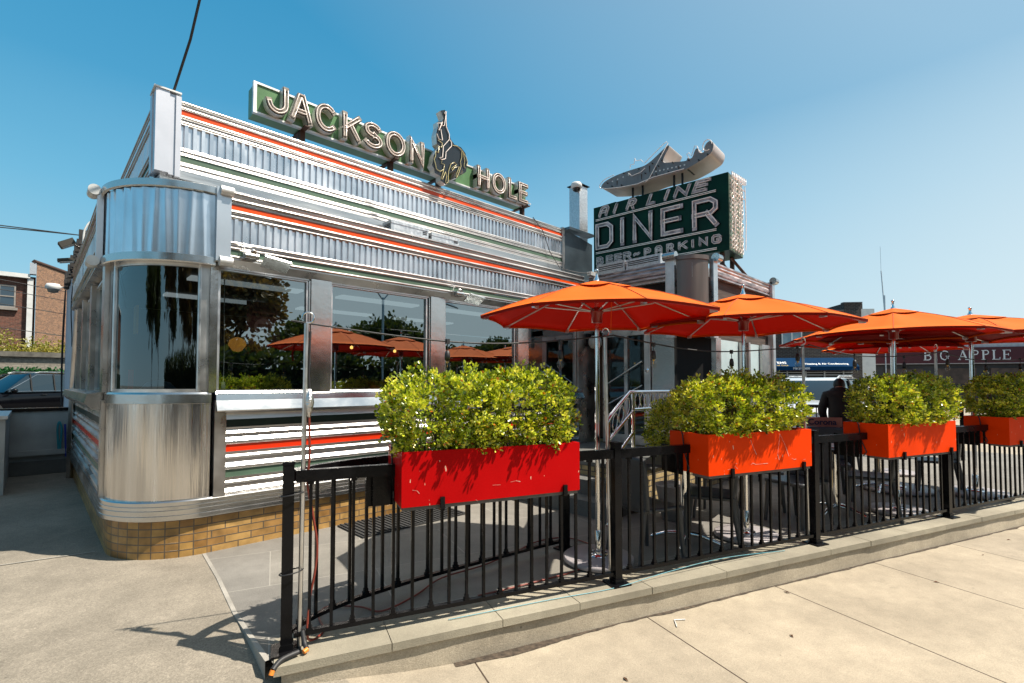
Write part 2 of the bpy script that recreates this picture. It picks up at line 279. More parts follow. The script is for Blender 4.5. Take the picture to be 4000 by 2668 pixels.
# ------------------------------------------------------------------ mesh helpers
class MB:
    def __init__(s): s.v = []; s.f = []; s.m = []; s.u = []; s.s = []; s.at = []
    def face(s, idx, m=0, uv=None, sm=False):
        s.f.append(tuple(idx)); s.m.append(m); s.u.append(uv); s.s.append(sm)
    def poly(s, pts, m=0, uv=None, sm=False):
        k = len(s.v); s.v += [tuple(p) for p in pts]; s.face(range(k, k + len(pts)), m, uv, sm)
    def box(s, a, b, m=0, M=None):
        x0, y0, z0 = a; x1, y1, z1 = b
        P = [(x0, y0, z0), (x1, y0, z0), (x1, y1, z0), (x0, y1, z0), (x0, y0, z1), (x1, y0, z1), (x1, y1, z1), (x0, y1, z1)]
        F = [(0, 1, 5, 4), (1, 2, 6, 5), (2, 3, 7, 6), (3, 0, 4, 7), (4, 5, 6, 7), (3, 2, 1, 0)]
        for k, f in enumerate(F):
            pts = [P[i] for i in f]
            if k in (0, 2): uv = [(p[0], p[2]) for p in pts]
            elif k in (1, 3): uv = [(p[1], p[2]) for p in pts]
            else: uv = [(p[0], p[1]) for p in pts]
            if M: pts = [M @ Vector(p) for p in pts]
            s.poly(pts, m, uv)
    def cyl(s, p0, p1, r0, r1=None, n=14, m=0, caps=True, cm=None):
        r1 = r0 if r1 is None else r1
        p0 = Vector(p0); p1 = Vector(p1); d = (p1 - p0).normalized()
        a = Vector((1, 0, 0)) if abs(d.x) < .9 else Vector((0, 1, 0)); e1 = d.cross(a).normalized(); e2 = d.cross(e1)
        k = len(s.v)
        for p, r in ((p0, r0), (p1, r1)):
            for i in range(n): s.v.append(tuple(p + (e1 * cos(2 * pi * i / n) + e2 * sin(2 * pi * i / n)) * r))
        for i in range(n):
            j = (i + 1) % n; s.face((k + i, k + n + i, k + n + j, k + j), m, None, True)
        if caps:
            cm = m if cm is None else cm
            s.poly([s.v[k + i] for i in range(n)], cm); s.poly([s.v[k + n + i] for i in reversed(range(n))], cm)
    def lathe(s, prof, c=(0, 0, 0), n=20, m=0, axis='Z'):
        k = len(s.v)
        for r, z in prof:
            for i in range(n):
                a = 2 * pi * i / n
                q = (r * cos(a), r * sin(a), z)
                if axis == 'X': q = (q[2], q[0], q[1])
                if axis == 'Y': q = (q[1], q[2], q[0])
                s.v.append((c[0] + q[0], c[1] + q[1], c[2] + q[2]))
        for j in range(len(prof) - 1):
            for i in range(n):
                i2 = (i + 1) % n; s.face((k + j * n + i, k + j * n + i2, k + (j + 1) * n + i2, k + (j + 1) * n + i), m, None, True)
    def tube(s, pts, r, n=6, m=0, closed=False, caps=True):
        pts = [Vector(p) for p in pts]; N = len(pts); k = len(s.v); prev = None
        rr = r if callable(r) else (lambda t: r)
        for i, p in enumerate(pts):
            if closed: d = pts[(i + 1) % N] - pts[i - 1]
            else: d = pts[min(i + 1, N - 1)] - pts[max(i - 1, 0)]
            d = d.normalized() if d.length > 1e-9 else Vector((0, 0, 1))
            if prev is None:
                a = Vector((0, 0, 1)) if abs(d.z) < .9 else Vector((1, 0, 0)); e1 = d.cross(a).normalized()
            else:
                e1 = (prev - d * prev.dot(d)).normalized()
            prev = e1; e2 = d.cross(e1); q = rr(i / max(1, N - 1))
            for j in range(n): s.v.append(tuple(p + (e1 * cos(2 * pi * j / n) + e2 * sin(2 * pi * j / n)) * q))
        L = N if closed else N - 1
        for i in range(L):
            for j in range(n):
                j2 = (j + 1) % n; i2 = (i + 1) % N
                s.face((k + i * n + j, k + i * n + j2, k + i2 * n + j2, k + i2 * n + j), m, None, True)
        if not closed and caps:
            s.poly([s.v[k + j] for j in reversed(range(n))], m); s.poly([s.v[k + (N - 1) * n + j] for j in range(n)], m)
    def sweep(s, prof, path, segm, closed=False):
        """prof: list of (out, z); path: plan polyline [(x,y,nx,ny)], segm: material per profile segment"""
        n = len(prof); acc = 0; U = []
        for i, (x, y, nx, ny) in enumerate(path):
            if i: acc += math.hypot(x - path[i - 1][0], y - path[i - 1][1])
            U.append(acc)
        for j in range(n - 1):
            k = len(s.v)
            for x, y, nx, ny in path:
                for o, z in (prof[j], prof[j + 1]): s.v.append((x + nx * o, y + ny * o, z))
            for i in range(len(path) - 1):
                curved = abs(path[i][2] - path[i + 1][2]) + abs(path[i][3] - path[i + 1][3]) > 1e-4
                s.face((k + 2 * i, k + 2 * i + 1, k + 2 * i + 3, k + 2 * i + 2), segm[j] if isinstance(segm, (list, tuple)) else segm,
                       [(U[i], prof[j][1]), (U[i], prof[j + 1][1]), (U[i + 1], prof[j + 1][1]), (U[i + 1], prof[j][1])], curved)
    def nxt(s):
        s.cuts = getattr(s, 'cuts', []) + [len(s.f)]
    def buildm(s, name, mats, *a, **k):
        c = [0] + [x for x in getattr(s, 'cuts', [])] + [len(s.f)]; out = []
        for i in range(len(c) - 1):
            if c[i] == c[i + 1]: continue
            m = MB(); mp = {}
            for q in range(c[i], c[i + 1]):
                f = []
                for v in s.f[q]:
                    if v not in mp: mp[v] = len(m.v); m.v.append(s.v[v])
                    f.append(mp[v])
                m.f.append(tuple(f)); m.m.append(s.m[q]); m.u.append(s.u[q]); m.s.append(s.s[q])
            out.append(m.build(name, mats, *a, **k))
        return out
    def build(s, name, mats, root=None, parent=None, bevel=0, sub=0, smooth_angle=None, label=None, weld=False):
        off = Vector(root['_wo']) if (root is not None and '_wo' in root.keys()) else Vector((0, 0, 0))
        me = bpy.data.meshes.new(name)
        me.from_pydata([(x - off.x, y - off.y, z - off.z) for x, y, z in s.v], [], s.f)
        for mt in (mats if isinstance(mats, (list, tuple)) else [mats]): me.materials.append(mt)
        me.polygons.foreach_set('material_index', s.m); me.polygons.foreach_set('use_smooth', s.s)
        if any(u is not None for u in s.u):
            ul = me.uv_layers.new(name='UVMap').data; i = 0
            for f, u in zip(s.f, s.u):
                for q in range(len(f)):
                    if u is not None: ul[i].uv = u[q]
                    i += 1
        if s.at:
            a = me.attributes.new('leafv', 'FLOAT', 'FACE'); a.data.foreach_set('value', s.at)
        me.validate(); me.update()
        o = bpy.data.objects.new(name, me); COL.objects.link(o)
        if parent is not None: o.parent = parent
        elif root is not None: o.parent = root
        if label: o['label'] = label
        if weld:
            wd = o.modifiers.new('weld', 'WELD'); wd.merge_threshold = .0005
        if bevel:
            bv = o.modifiers.new('bevel', 'BEVEL'); bv.width = bevel; bv.segments = 2; bv.limit_method = 'ANGLE'; bv.angle_limit = R(40)
        if sub:
            ss = o.modifiers.new('subsurf', 'SUBSURF'); ss.levels = sub; ss.render_levels = sub
        return o
def tag(o, label=None, cat=None, group=None, kind=None):
    if label: o['label'] = label
    if cat: o['category'] = cat
    if group: o['group'] = group
    if kind: o['kind'] = kind
    return o
def thing(name, label, cat, loc=(0, 0, 0), rz=0., group=None, local=False):
    o = bpy.data.objects.new(name, None); COL.objects.link(o); o.location = loc; o.rotation_euler = (0, 0, rz); o.empty_display_size = .1
    tag(o, label, cat, group)
    if not local: o['_wo'] = tuple(loc)
    return o
def copy_tree(o, parent=None):
    c = o.copy(); COL.objects.link(c)
    if parent is not None: c.parent = parent
    for ch in [x for x in S.objects if x.parent == o]: copy_tree(ch, c)
    return c
def place(o, loc, rz, label=None):
    c = copy_tree(o) if o.get('_used') else o
    o['_used'] = 1
    c.location = loc; c.rotation_euler = (0, 0, rz)
    if label: c['label'] = label
    return c
def box_obj(name, a, b, mats, root=None, parent=None, bevel=.003, **k):
    mb = MB(); mb.box(a, b); return mb.build(name, mats, root, parent, bevel=bevel, **k)
def grid(name, fn, nu, nv, mats, root=None, sm=True):
    mb = MB(); P = []
    for i in range(nu + 1):
        for j in range(nv + 1): mb.v.append(tuple(fn(i / nu, j / nv)))
    for i in range(nu):
        for j in range(nv):
            k = i * (nv + 1) + j; mb.face((k, k + nv + 1, k + nv + 2, k + 1), 0, None, sm)
    return mb.build(name, mats, root)
def lerp(a, b, t): return a + (b - a) * t
def ss(x): x = max(0, min(1, x)); return x * x * (3 - 2 * x)

# fence-line frame: s along fence, n towards the street
FX, FY = cos(FANG), sin(FANG); FP = Vector((1.02, 2.81, 0)); NX, NY = FY, -FX
def fl(s_, n_, z): return (FP.x + FX * s_ + NX * n_, FP.y + FY * s_ + NY * n_, z)
FM = Matrix.Translation(FP) @ Matrix.Rotation(FANG, 4, 'Z')   # local x along fence, local -y to the street
# ------------------------------------------------------------------ ground
def ghe(x, y):
    return .1955 * ss((y - 2.0) / 1.5) * ss((1.9 - x) / .8)
g = MB(); g.poly([(-400, -400, -.03), (600, -400, -.03), (600, 500, -.03), (-400, 500, -.03)])
tag(g.build('ground', FARG), kind='structure')
mb = MB()
xs = [-30, -12, -6, -4, -3] + [-2.5 + .25 * i for i in range(19)] + [3, 6, 12, 30, 60]
ys = [-3.2, -2, -1, 0] + [.3 + .25 * i for i in range(7)] + [1.925 + .125 * i for i in range(30)]
xs = sorted(set(xs + [1.125, 1.375, 1.625, 1.875]))
for x in xs:
    for y in ys: mb.v.append((x, y, ghe(x, y)))
for i in range(len(xs) - 1):
    for j in range(len(ys) - 1):
        k = i * len(ys) + j
        if xs[i] >= 1.24 or xs[i + 1] > 1.26 or True: mb.face((k, k + len(ys), k + len(ys) + 1, k + 1), 0, None, True)
# pavement and driveway are one sloping sheet split by a joint
pav = mb.build('sidewalk', [SIDEWALK, DRIVE])
for p in pav.data.polygons:
    c = p.center
    if c.y > 1.2 - .36 * (c.x - 1) and c.x < 1.25: p.material_index = 1
tag(pav, kind='structure')
mb = MB(); mb.poly([(-30, 5.54, .1995), (1.3, 5.54, .1995), (1.3, 11.1, .2), (-30, 11.1, .2)])
mb.poly([(-30, 11.1, .2), (60, 11.1, .2), (60, 60, .2), (-30, 60, .2)], 1)
mb.v = [(x, y, z - (.004)) for x, y, z in mb.v]
tag(mb.build('driveway', [DRIVE, ASPHALT]), kind='structure')
mb = MB(); mb.poly([(-60, -3.2, -.012), (-60, -22, -.012), (80, -22, -.012), (80, -3.2, -.012)])
tag(mb.build('road', ASPHALT), kind='structure')
mb = MB(); mb.box((-60, -3.34, -.02), (80, -3.2, .004)); tag(mb.build('kerb', CEMENT), kind='structure')
# patio (terrace)
a = fl(-.03, .12, 0); b = fl(14, .12, 0)
mb = MB()
mb.poly([(.93, 2.74, .196), (a[0], a[1], .196), (b[0], b[1], .196), (15, 5.2, .196), (1.1, 5.2, .196), (1.095, 4.9, .196), (.96, 3.5, .196)])
tag(mb.build('patio', PATIO), kind='structure')
mb = MB()
Pg = [(1.095, 4.88), (1.04, 4.2), (.965, 3.5), (.945, 3.1), (.93, 2.78)]
for i in range(len(Pg) - 1):
    (x0, y0), (x1, y1) = Pg[i], Pg[i + 1]; mb.poly([(x0 - .026, y0, .2005), (x1 - .026, y1, .2005), (x1, y1, .2005), (x0, y0, .2005)])
    mb.poly([(x0 - .026, y0, .2005), (x0 - .026, y0, -.02), (x1 - .026, y1, -.02), (x1 - .026, y1, .2005)])
tag(mb.build('kerb_strip', concrete('pale_grout', (.46, .43, .38), None, .05, 0, .4, pits=.6)), kind='structure')
mb = MB(); mb.poly([(-4, 6.45, .2015), (-4, 6.47, .2015), (.42, 5.60, .2015), (.42, 5.58, .2015)]); tag(mb.build('driveway_joint', concrete('joint_sealant', (.40, .37, .32))), kind='structure')
# retaining wall with coping
rw = thing('retaining_wall', 'low stained concrete wall with grey stone coping carrying the black fence', 'wall')
mb = MB(); n = 60
for i in range(n + 1):
    s_ = lerp(-.02, 14, i / n); o_ = .142 + .004 * sin(i * 1.7)
    for z in (-.05, .155): q = fl(s_, o_, z); mb.v.append(q)
for i in range(n): mb.face((2 * i, 2 * i + 2, 2 * i + 3, 2 * i + 1), 0, None, True)
k = len(mb.v); mb.poly([fl(-.02, .142, -.05), fl(-.02, .142, .155), fl(-.02, -.2, .155), fl(-.02, -.2, -.05)])
mb.build('wall_face', CEMENT, rw)
s_ = -.06; random.seed(3)
while s_ < 13:
    L = random.uniform(.55, .75); e = random.uniform(-.004, .004); h = random.uniform(-.0015, .0015)
    mb = MB(); mb.box((s_ + .003, -.163 + e * .6, .157), (s_ + L - .002, .16, .2035 + h), 0, FM)
    mb.build('coping_stone', COPING, rw, bevel=.006); s_ += L
mb = MB(); rd = random.Random(12); pv = None
for i in range(241):
    s_ = .9 + i * .045; wd = max(.004, .018 + .02 * mnoise.noise(Vector((s_ * 1.3, 0, 0))) + .022 * mnoise.noise(Vector((s_ * 5, 3, 0))) + rd.uniform(-.004, .004)) + (.06 * math.exp(-((s_ - 1.25) / .35) ** 2))
    q = (fl(s_, .13, .0035), fl(s_, .145 + wd, .0035))
    if pv: mb.poly([pv[0], q[0], q[1], pv[1]])
    pv = q
tag(mb.build('gutter_dirt', pm('packed_dirt', (.075, .055, .038), .95, 0, .6, 30, .4, 120)), 'dark packed dirt in the joint at the foot of the low wall', 'dirt', kind='stuff')
# ------------------------------------------------------------------ diner building
DB = thing('diner_building', 'chrome railcar style diner with orange and green stripes and a curved glass corner', 'diner', (1.0, 5.6, .2))
CX, CY = 1.11, 5.53
def plan(r_off, x_end=6.6, y_end=10.19, base=.65, ncurve=18):
    """path at wall line: facade Y=4.88, left X=.46, corner radius .65; r_off handled by profile 'out'"""
    P = [(x_end, CY - base, 0, -1)]
    for i in range(ncurve + 1):
        a = -pi / 2 - pi / 2 * i / ncurve
        P.append((CX + base * cos(a), CY + base * sin(a), cos(a), sin(a)))
    P.append((CX - base, y_end, -1, 0)); return P
P_ALL = plan(0); P_FAC = [(6.6, 4.88, 0, -1), (1.2, 4.88, 0, -1)]; P_CUR = P_ALL[1:-1]; P_LEFT = [(.46, 5.6, -1, 0), (.46, 10.2, -1, 0)]
def bumpseg(z1, z0, o=0., d=.014, n=6):
    return [(o + d * sin(pi * i / n), lerp(z1, z0, i / n)) for i in range(n + 1)]
def profile(segs, o=0.):
    """segs list of (ztop, zbot, kind, mat) -> prof, mats"""
    pr = []; ms = []
    for z1, z0, kind, m in segs:
        if kind == 'b': q = bumpseg(z1, z0, o, min(.018, (z1 - z0) * .33))
        elif kind == 'c': q = bumpseg(z1, z0, o, -.012)
        elif kind == 'r': q = [(o - .006, z1), (o - .006, z0)]
        else: q = [(o, z1), (o, z0)]
        for i, p in enumerate(q):
            if pr: ms.append(m if i else 0)
            pr.append(p)
    return pr, ms
# brick plinth
mb = MB(); pr = [(-.02, .515), (-.02, .15)]
mb.sweep(pr, [P_ALL[0], P_ALL[1]], 0); mb.sweep(pr, P_CUR, 1); mb.sweep(pr, [P_ALL[-2], P_ALL[-1]], 0)
mb.build('brick_plinth', [BR_STR, BR_CORNER], DB)
# steel skirt band
pr = [(-.03, .674), (.020, .674), (.030, .664), (.031, .636), (.0275, .633), (.031, .630), (.0325, .603), (.029, .600), (.0325, .597), (.0335, .560), (.030, .557), (.0335, .554), (.034, .522), (.03, .516), (-.03, .514)]
mb = MB(); mb.sweep(pr, P_ALL, 0); mb.build('skirt_band', STEEL, DB)
# lower siding
segs = [(1.41, 1.329, 'c', 0), (1.329, 1.261, 'r', 1), (1.261, 1.215, 'c', 0), (1.215, 1.195, 'b', 0), (1.195, 1.158, 'c', 0), (1.158, 1.109, 'b', 0), (1.109, 1.047, 'r', 2),
        (1.047, 1.02, 'f', 0), (1.02, .975, 'b', 0), (.975, .935, 'c', 0), (.935, .888, 'b', 0), (.888, .823, 'r', 3), (.823, .796, 'f', 0), (.796, .752, 'b', 0), (.752, .713, 'c', 0), (.713, .67, 'b', 0)]
def siding(path, root, parent=None):
    """steel ridges as one part, each painted stripe as its own part"""
    pr, ms = profile(segs, .0)
    mb = MB()
    st = {1: MB(), 2: MB(), 3: MB()}
    for j in range(len(pr) - 1):
        t = mb if ms[j] == 0 else st[ms[j]]
        t.sweep([pr[j], pr[j + 1]], path, 0)
    mb.build('ribbed_siding', STEEL_R, root)
    st[1].build('stripe', GREEN_D, root, label='dark green stripe'); st[2].build('stripe', RED_S, root, label='red stripe'); st[3].build('stripe', GREEN_S, root, label='green stripe')
siding([(6.6, 4.88, 0, -1), (1.22, 4.88, 0, -1)], DB); siding([(.46, 5.68, -1, 0), (.46, 10.19, -1, 0)], DB)
# curved lower panel with cap band
mb = MB(); mb.sweep([(.0, 1.475), (.0, .672)], P_CUR, 0); mb.build('curved_panel', STEEL_V, DB)
mb = MB(); mb.sweep([(-.02, 1.572), (.004, 1.572), (.012, 1.555), (.014, 1.478), (.0, 1.474)], P_CUR, 0); mb.build('cap_band', STEEL, DB)
# corner posts of the lower part
for nm_, A_, B_ in (('corner_post', (1.135, 4.852, .67), (1.225, 4.93, 1.50)), ('corner_post', (.432, 5.55, .67), (.52, 5.69, 1.50))):
    box_obj(nm_, A_, B_, STEEL_D, DB, bevel=.006)
# sill ledge
pr = [(-.03, 1.582), (.012, 1.58), (.022, 1.562), (.04, 1.552), (.05, 1.50), (.085, 1.415), (.078, 1.405), (.0, 1.412)]
mb = MB(); mb.sweep(pr, [(6.25, 4.88, 0, -1), (1.14, 4.88, 0, -1)], 0)
mb.poly([(1.14, 4.88 - o, z) for o, z in pr]); mb.poly([(6.25, 4.88 - o, z) for o, z in reversed(pr)])
mb.build('window_sill', STEEL, DB)
pr = [(-.03, 1.582), (.02, 1.575), (.12, 1.555), (.14, 1.48), (.09, 1.42), (.0, 1.412)]
mb = MB(); mb.sweep(pr, [(.46, 5.6, -1, 0), (.46, 9.9, -1, 0)], 0); mb.poly([(.46 - o, 5.6, z) for o, z in pr])
mb.build('window_sill', STEEL, DB, label='bent steel sill on the shaded side')
# windows: header, mullions, panes
def win(x0, x1, label):
    mb = MB(); z0, z1 = 1.572, 2.665; t = .018
    mb.box((x0, 4.885, z0), (x0 + t, 4.93, z1)); mb.box((x1 - t, 4.885, z0), (x1, 4.93, z1))
    mb.box((x0 + t, 4.885, z0), (x1 - t, 4.93, z0 + t)); mb.box((x0 + t, 4.885, z1 - t), (x1 - t, 4.93, z1))
    f = mb.build('window', ALU, DB, bevel=.003, label=label)
    g = MB(); g.poly([(x0 + t, 4.91, z0 + t), (x1 - t, 4.91, z0 + t), (x1 - t, 4.91, z1 - t), (x0 + t, 4.91, z1 - t)]); g.build('pane', GLASS, DB, f)
for x0, x1, lb in ((1.15, 1.935, 'window nearest the curved corner'), (2.165, 3.34, 'wide middle window'), (3.59, 4.8, 'window behind the first shrub'), (5.05, 6.15, 'window beside the entrance')): win(x0, x1, lb)
mb = MB()
for x0, x1 in ((1.955, 2.16), (3.375, 3.583), (4.835, 5.04)):
    mb.box((x0, 4.858, 1.565), (x1, 4.93, 2.68))
    mb.box((x0 - .018, 4.872, 1.566), (x0 - .001, 4.92, 2.679)); mb.nxt()
mb.buildm('mullion', STEEL, DB, bevel=.006)
box_obj('mullion', (6.165, 4.85, .672), (6.59, 4.94, 2.69), STEEL_D, DB, label='wide steel post beside the entrance')
box_obj('mullion', (1.085, 4.862, 1.57), (1.145, 4.935, 2.7), STEEL, DB)
# curved corner window
P_GL = [(CX + .625 * cos(a), CY + .625 * sin(a), cos(a), sin(a)) for a in [-pi / 2 - R(8) - (pi / 2 - R(20)) * i / 20 for i in range(21)]]
mb = MB(); mb.sweep([(0, 2.665), (0, 1.572)], P_GL, 0); cw = mb.build('corner_window', GLASS_C, DB)
mb = MB()
for z0, z1 in ((1.571, 1.6), (2.64, 2.70)): mb.sweep([(-.02, z1), (.012, z1), (.012, z0), (-.02, z0)], P_GL, 0)
for q in (P_GL[0], P_GL[-1]):
    mb.cyl((q[0], q[1], 1.58), (q[0], q[1], 2.68), .022)
mb.build('window_frame', ALU, DB, cw)
mb = MB()
for a0, a1 in ((-90 + 0, -98), (-170, -180)):
    PP = [(CX + .64 * cos(R(lerp(a0, a1, i / 3))), CY + .64 * sin(R(lerp(a0, a1, i / 3))), cos(R(lerp(a0, a1, i / 3))), sin(R(lerp(a0, a1, i / 3)))) for i in range(4)]
    mb.sweep([(-.04, 2.7), (.006, 2.7), (.006, 1.57), (-.04, 1.57)], PP, 0); mb.nxt()
mb.buildm('corner_post', STEEL_D, DB)
# left side windows
for y0, y1 in ((5.75, 6.85), (7.08, 8.1), (8.32, 9.1)):
    mb = MB(); t = .02; z0, z1 = 1.572, 2.665
    mb.box((.47, y0, z0), (.52, y0 + t, z1)); mb.box((.47, y1 - t, z0), (.52, y1, z1)); mb.box((.47, y0 + t, z0), (.52, y1 - t, z0 + t)); mb.box((.47, y0 + t, z1 - t), (.52, y1 - t, z1))
    f = mb.build('window', ALU, DB, bevel=.003, label='side window facing the driveway')
    g = MB(); g.poly([(.495, y0 + t, z0 + t), (.495, y0 + t, z1 - t), (.495, y1 - t, z1 - t), (.495, y1 - t, z0 + t)]); g.build('pane', GLASS, DB, f)
mb = MB()
for y0, y1 in ((5.52, 5.73), (6.87, 7.06), (8.12, 8.30), (9.12, 9.26)): mb.box((.43, y0, 1.57), (.53, y1, 2.69)); mb.nxt()
mb.buildm('mullion', STEEL_D, DB, bevel=.006)
mb = MB(); mb.tube([(.44, 10.2, .2), (.44, 9.9, 1.5), (.45, 9.33, 2.7)], .05, 4); mb.build('side_trim', STEEL_D, DB, bevel=.01)
# lower fascia band (Y=4.80 / X=.40)
def corrug(path_a, path_b, z1, z0, nx, ny, pitch=.0655, d=.02):
    """trapezoid corrugation between two plan points"""
    A = Vector(path_a); B = Vector(path_b); L = (B - A).length; u = (B - A) / L; n = int(L / pitch); p = L / n
    mb = MB(); pts = []
    for i in range(n):
        for t, o in ((0, 0), (.42, 0), (.52, -d), (.92, -d)):
            q = A + u * (p * (i + t)); jit = random.uniform(-.0012, .0012); pts.append((q.x + nx * (o + jit), q.y + ny * (o + jit)))
    pts.append((B.x, B.y))
    for i in range(len(pts) - 1):
        (xa, ya), (xb, yb) = pts[i], pts[i + 1]
        mb.poly([(xa, ya, z1), (xa, ya, z0), (xb, yb, z0), (xb, yb, z1)])
    return mb
bseg = [(3.345, 3.31, 'b', 0), (3.31, 3.285, 'c', 0), (3.285, 3.24, 'b', 0), (3.24, 3.222, 'c', 0), (3.222, 3.178, 'r', 1), (3.178, 3.142, 'b', 0), (3.142, 3.128, 'c', 0), (3.128, 3.101, 'b', 0),
        (3.101, 2.897, 'X', 0), (2.897, 2.868, 'b', 0), (2.868, 2.85, 'c', 0), (2.85, 2.822, 'b', 0), (2.822, 2.775, 'r', 2), (2.775, 2.745, 'b', 0), (2.745, 2.735, 'f', 0)]
useg = [(4.153, 4.12, 'b', 0), (4.12, 4.10, 'c', 0), (4.10, 4.074, 'b', 0), (4.074, 4.026, 'r', 1), (4.026, 3.99, 'b', 0), (3.99, 3.975, 'c', 0), (3.975, 3.94, 'b', 0), (3.94, 3.735, 'X', 0),
        (3.735, 3.705, 'b', 0), (3.705, 3.69, 'c', 0), (3.69, 3.664, 'b', 0), (3.664, 3.607, 'r', 2), (3.607, 3.575, 'b', 0), (3.575, 3.56, 'c', 0), (3.56, 3.53, 'b', 0), (3.53, 3.45, 'f', 0)]
def fascia(segs, A, B, nx, ny, root):
    pth = [(A[0], A[1], nx, ny), (B[0], B[1], nx, ny)]
    st = MB(); s1 = MB(); s2 = MB()
    for z1, z0, kind, m in segs:
        if kind == 'X':
            corrug(A, B, z1, z0, nx, ny).build('corrugated_panel', GALV, root)
            bk = MB(); bk.sweep([(-.024, z1), (-.024, z0)], pth, 0)
            continue
        pr, ms = profile([(z1, z0, kind, m)])
        (st if m == 0 else s1 if m == 1 else s2).sweep(pr, pth, 0)
    # lips closing to the corrugation
    X = [q for q in segs if q[2] == 'X'][0]
    st.sweep([(0, X[0]), (-.03, X[0])], pth, 0); st.sweep([(-.03, X[1]), (0, X[1])], pth, 0)
    st.build('fascia_moulding', STEEL_R, root); s1.build('stripe', ORANGE_S, root, label='orange stripe'); s2.build('stripe', GREEN_S, root, label='green stripe')
fascia(bseg, (6.25, 4.80), (1.21, 4.80), 0, -1, DB)
fascia(bseg, (.40, 5.62), (.40, 9.85), -1, 0, DB)
fascia(useg, (6.08, 5.12), (.88, 5.12), 0, -1, DB)
fascia(useg, (.72, 5.22), (.72, 10.0), -1, 0, DB)
# soffits under the lower fascia
mb = MB(); mb.poly([(1.21, 4.80, 2.735), (1.21, 4.87, 2.675), (6.3, 4.87, 2.675), (6.3, 4.80, 2.735)])
mb.poly([(1.1, 4.872, 2.70), (1.1, 4.872, 2.66), (6.5, 4.872, 2.66), (6.5, 4.872, 2.70)])
mb.poly([(.40, 5.6, 2.735), (.40, 9.85, 2.735), (.60, 9.85, 2.69), (.60, 5.6, 2.69)])
mb.build('soffit', STEEL_D, DB)
# roof slabs (hidden volume, closes the building)
mb = MB()
mb.poly([(1.21, 4.81, 3.344), (6.3, 4.81, 3.344), (6.6, 5.14, 3.446), (.74, 5.14, 3.446), (.74, 9.85, 3.446), (.41, 9.85, 3.344), (.41, 5.6, 3.344)])
mb.box((.75, 5.15, 3.3), (6.1, 10.0, 4.13)); mb.box((.60, 9.51, .2), (3, 10.15, 3.4))
mb.build('roof', GALV2, DB)
# upper corner post and trim
mb = MB(); mb.box((.70, 5.09, 3.47), (.80, 5.2, 4.185)); mb.box((.80, 5.10, 3.46), (.845, 5.2, 4.17)); mb.box((.845, 5.085, 3.45), (.885, 5.2, 4.165)); mb.box((.69, 5.2, 3.47), (.74, 5.30, 4.17))
mb.build('corner_post', pm('pale_aluminium', (.50, .51, .55), .42, .8, .08, 3), DB, bevel=.004)
mb = MB(); mb.box((.685, 5.08, 4.186), (.885, 5.3, 4.20)); mb.build('corner_cap', LETS, DB, bevel=.003)
mb = MB(); mb.box((6.08, 5.10, 3.45), (6.14, 5.2, 4.17)); mb.build('corner_post', STEEL_D, DB, bevel=.004)
mb = MB(); mb.poly([(6.14, 5.12, 3.40), (6.9, 5.12, 3.40), (6.9, 5.12, 4.04), (6.14, 5.12, 4.16)]); mb.box((6.14, 5.0, 4.13), (6.8, 5.15, 4.17)); mb.build('side_panel', pm('dark_sheet', (.10, .13, .15), .3, .8, .3, 3), DB)
# curved fascia drum over the corner window
PD = [(CX + .70 * cos(a), CY + .70 * sin(a), cos(a), sin(a)) for a in [-pi / 2 - pi / 2 * i / 24 for i in range(25)]]
mb = MB()
N = 120; k = len(mb.v)
for i in range(N + 1):
    a = -pi / 2 - pi / 2 * i / N; fl_ = (i / 120 * 20) % 1
    for j in range(7):
        z = lerp(3.285, 2.735, j / 6); lean = .12 * (j / 6 - .5) * sin(i * .21)
        r = .695 - .009 * abs(sin(pi * (((i / N) * 12 + lean * 2) % 1)))
        mb.v.append((CX + r * cos(a), CY + r * sin(a), z))
for i in range(N):
    for j in range(6): q = k + i * 7 + j; mb.face((q, q + 1, q + 8, q + 7), 0, None, True)
mb.build('fluted_drum', pm('fluted_aluminium', (.66, .72, .78), .28, 1, .08, 4, .1, 8), DB)
mb = MB()
mb.sweep([(-.5, 3.352), (.01, 3.35), (.02, 3.345), (.02, 3.29), (.0, 3.284)], PD, 0); mb.nxt()
mb.sweep([(0, 2.738), (.014, 2.734), (.016, 2.672), (.006, 2.664), (-.09, 2.668), (-.1, 2.70)], PD, 0)
mb.buildm('drum_band', STEEL, DB)
# end fittings with barrel caps
mb = MB()
mb.box((1.10, 4.765, 2.70), (1.135, 4.83, 3.34)); mb.box((1.135, 4.775, 2.70), (1.215, 4.84, 3.30))
mb.build('fascia_end_post', pm('blue_grey_steel', (.52, .56, .6), .35, .9, .05), DB, bevel=.004)
mb = MB(); mb.box((.365, 5.52, 2.70), (.41, 5.58, 3.34)); mb.box((.37, 5.58, 2.70), (.42, 5.64, 3.30)); mb.build('fascia_end_post', GALV, DB, bevel=.004)
mb = MB()
for z in (3.315, 2.70): mb.cyl((1.125, 4.765, z), (1.225, 4.765, z), .042, n=20); mb.nxt()
for z in (3.315, 2.70): mb.cyl((.345, 5.50, z), (.345, 5.66, z), .045, n=20); mb.nxt()
mb.buildm('barrel_cap', LETS, DB, bevel=.004)
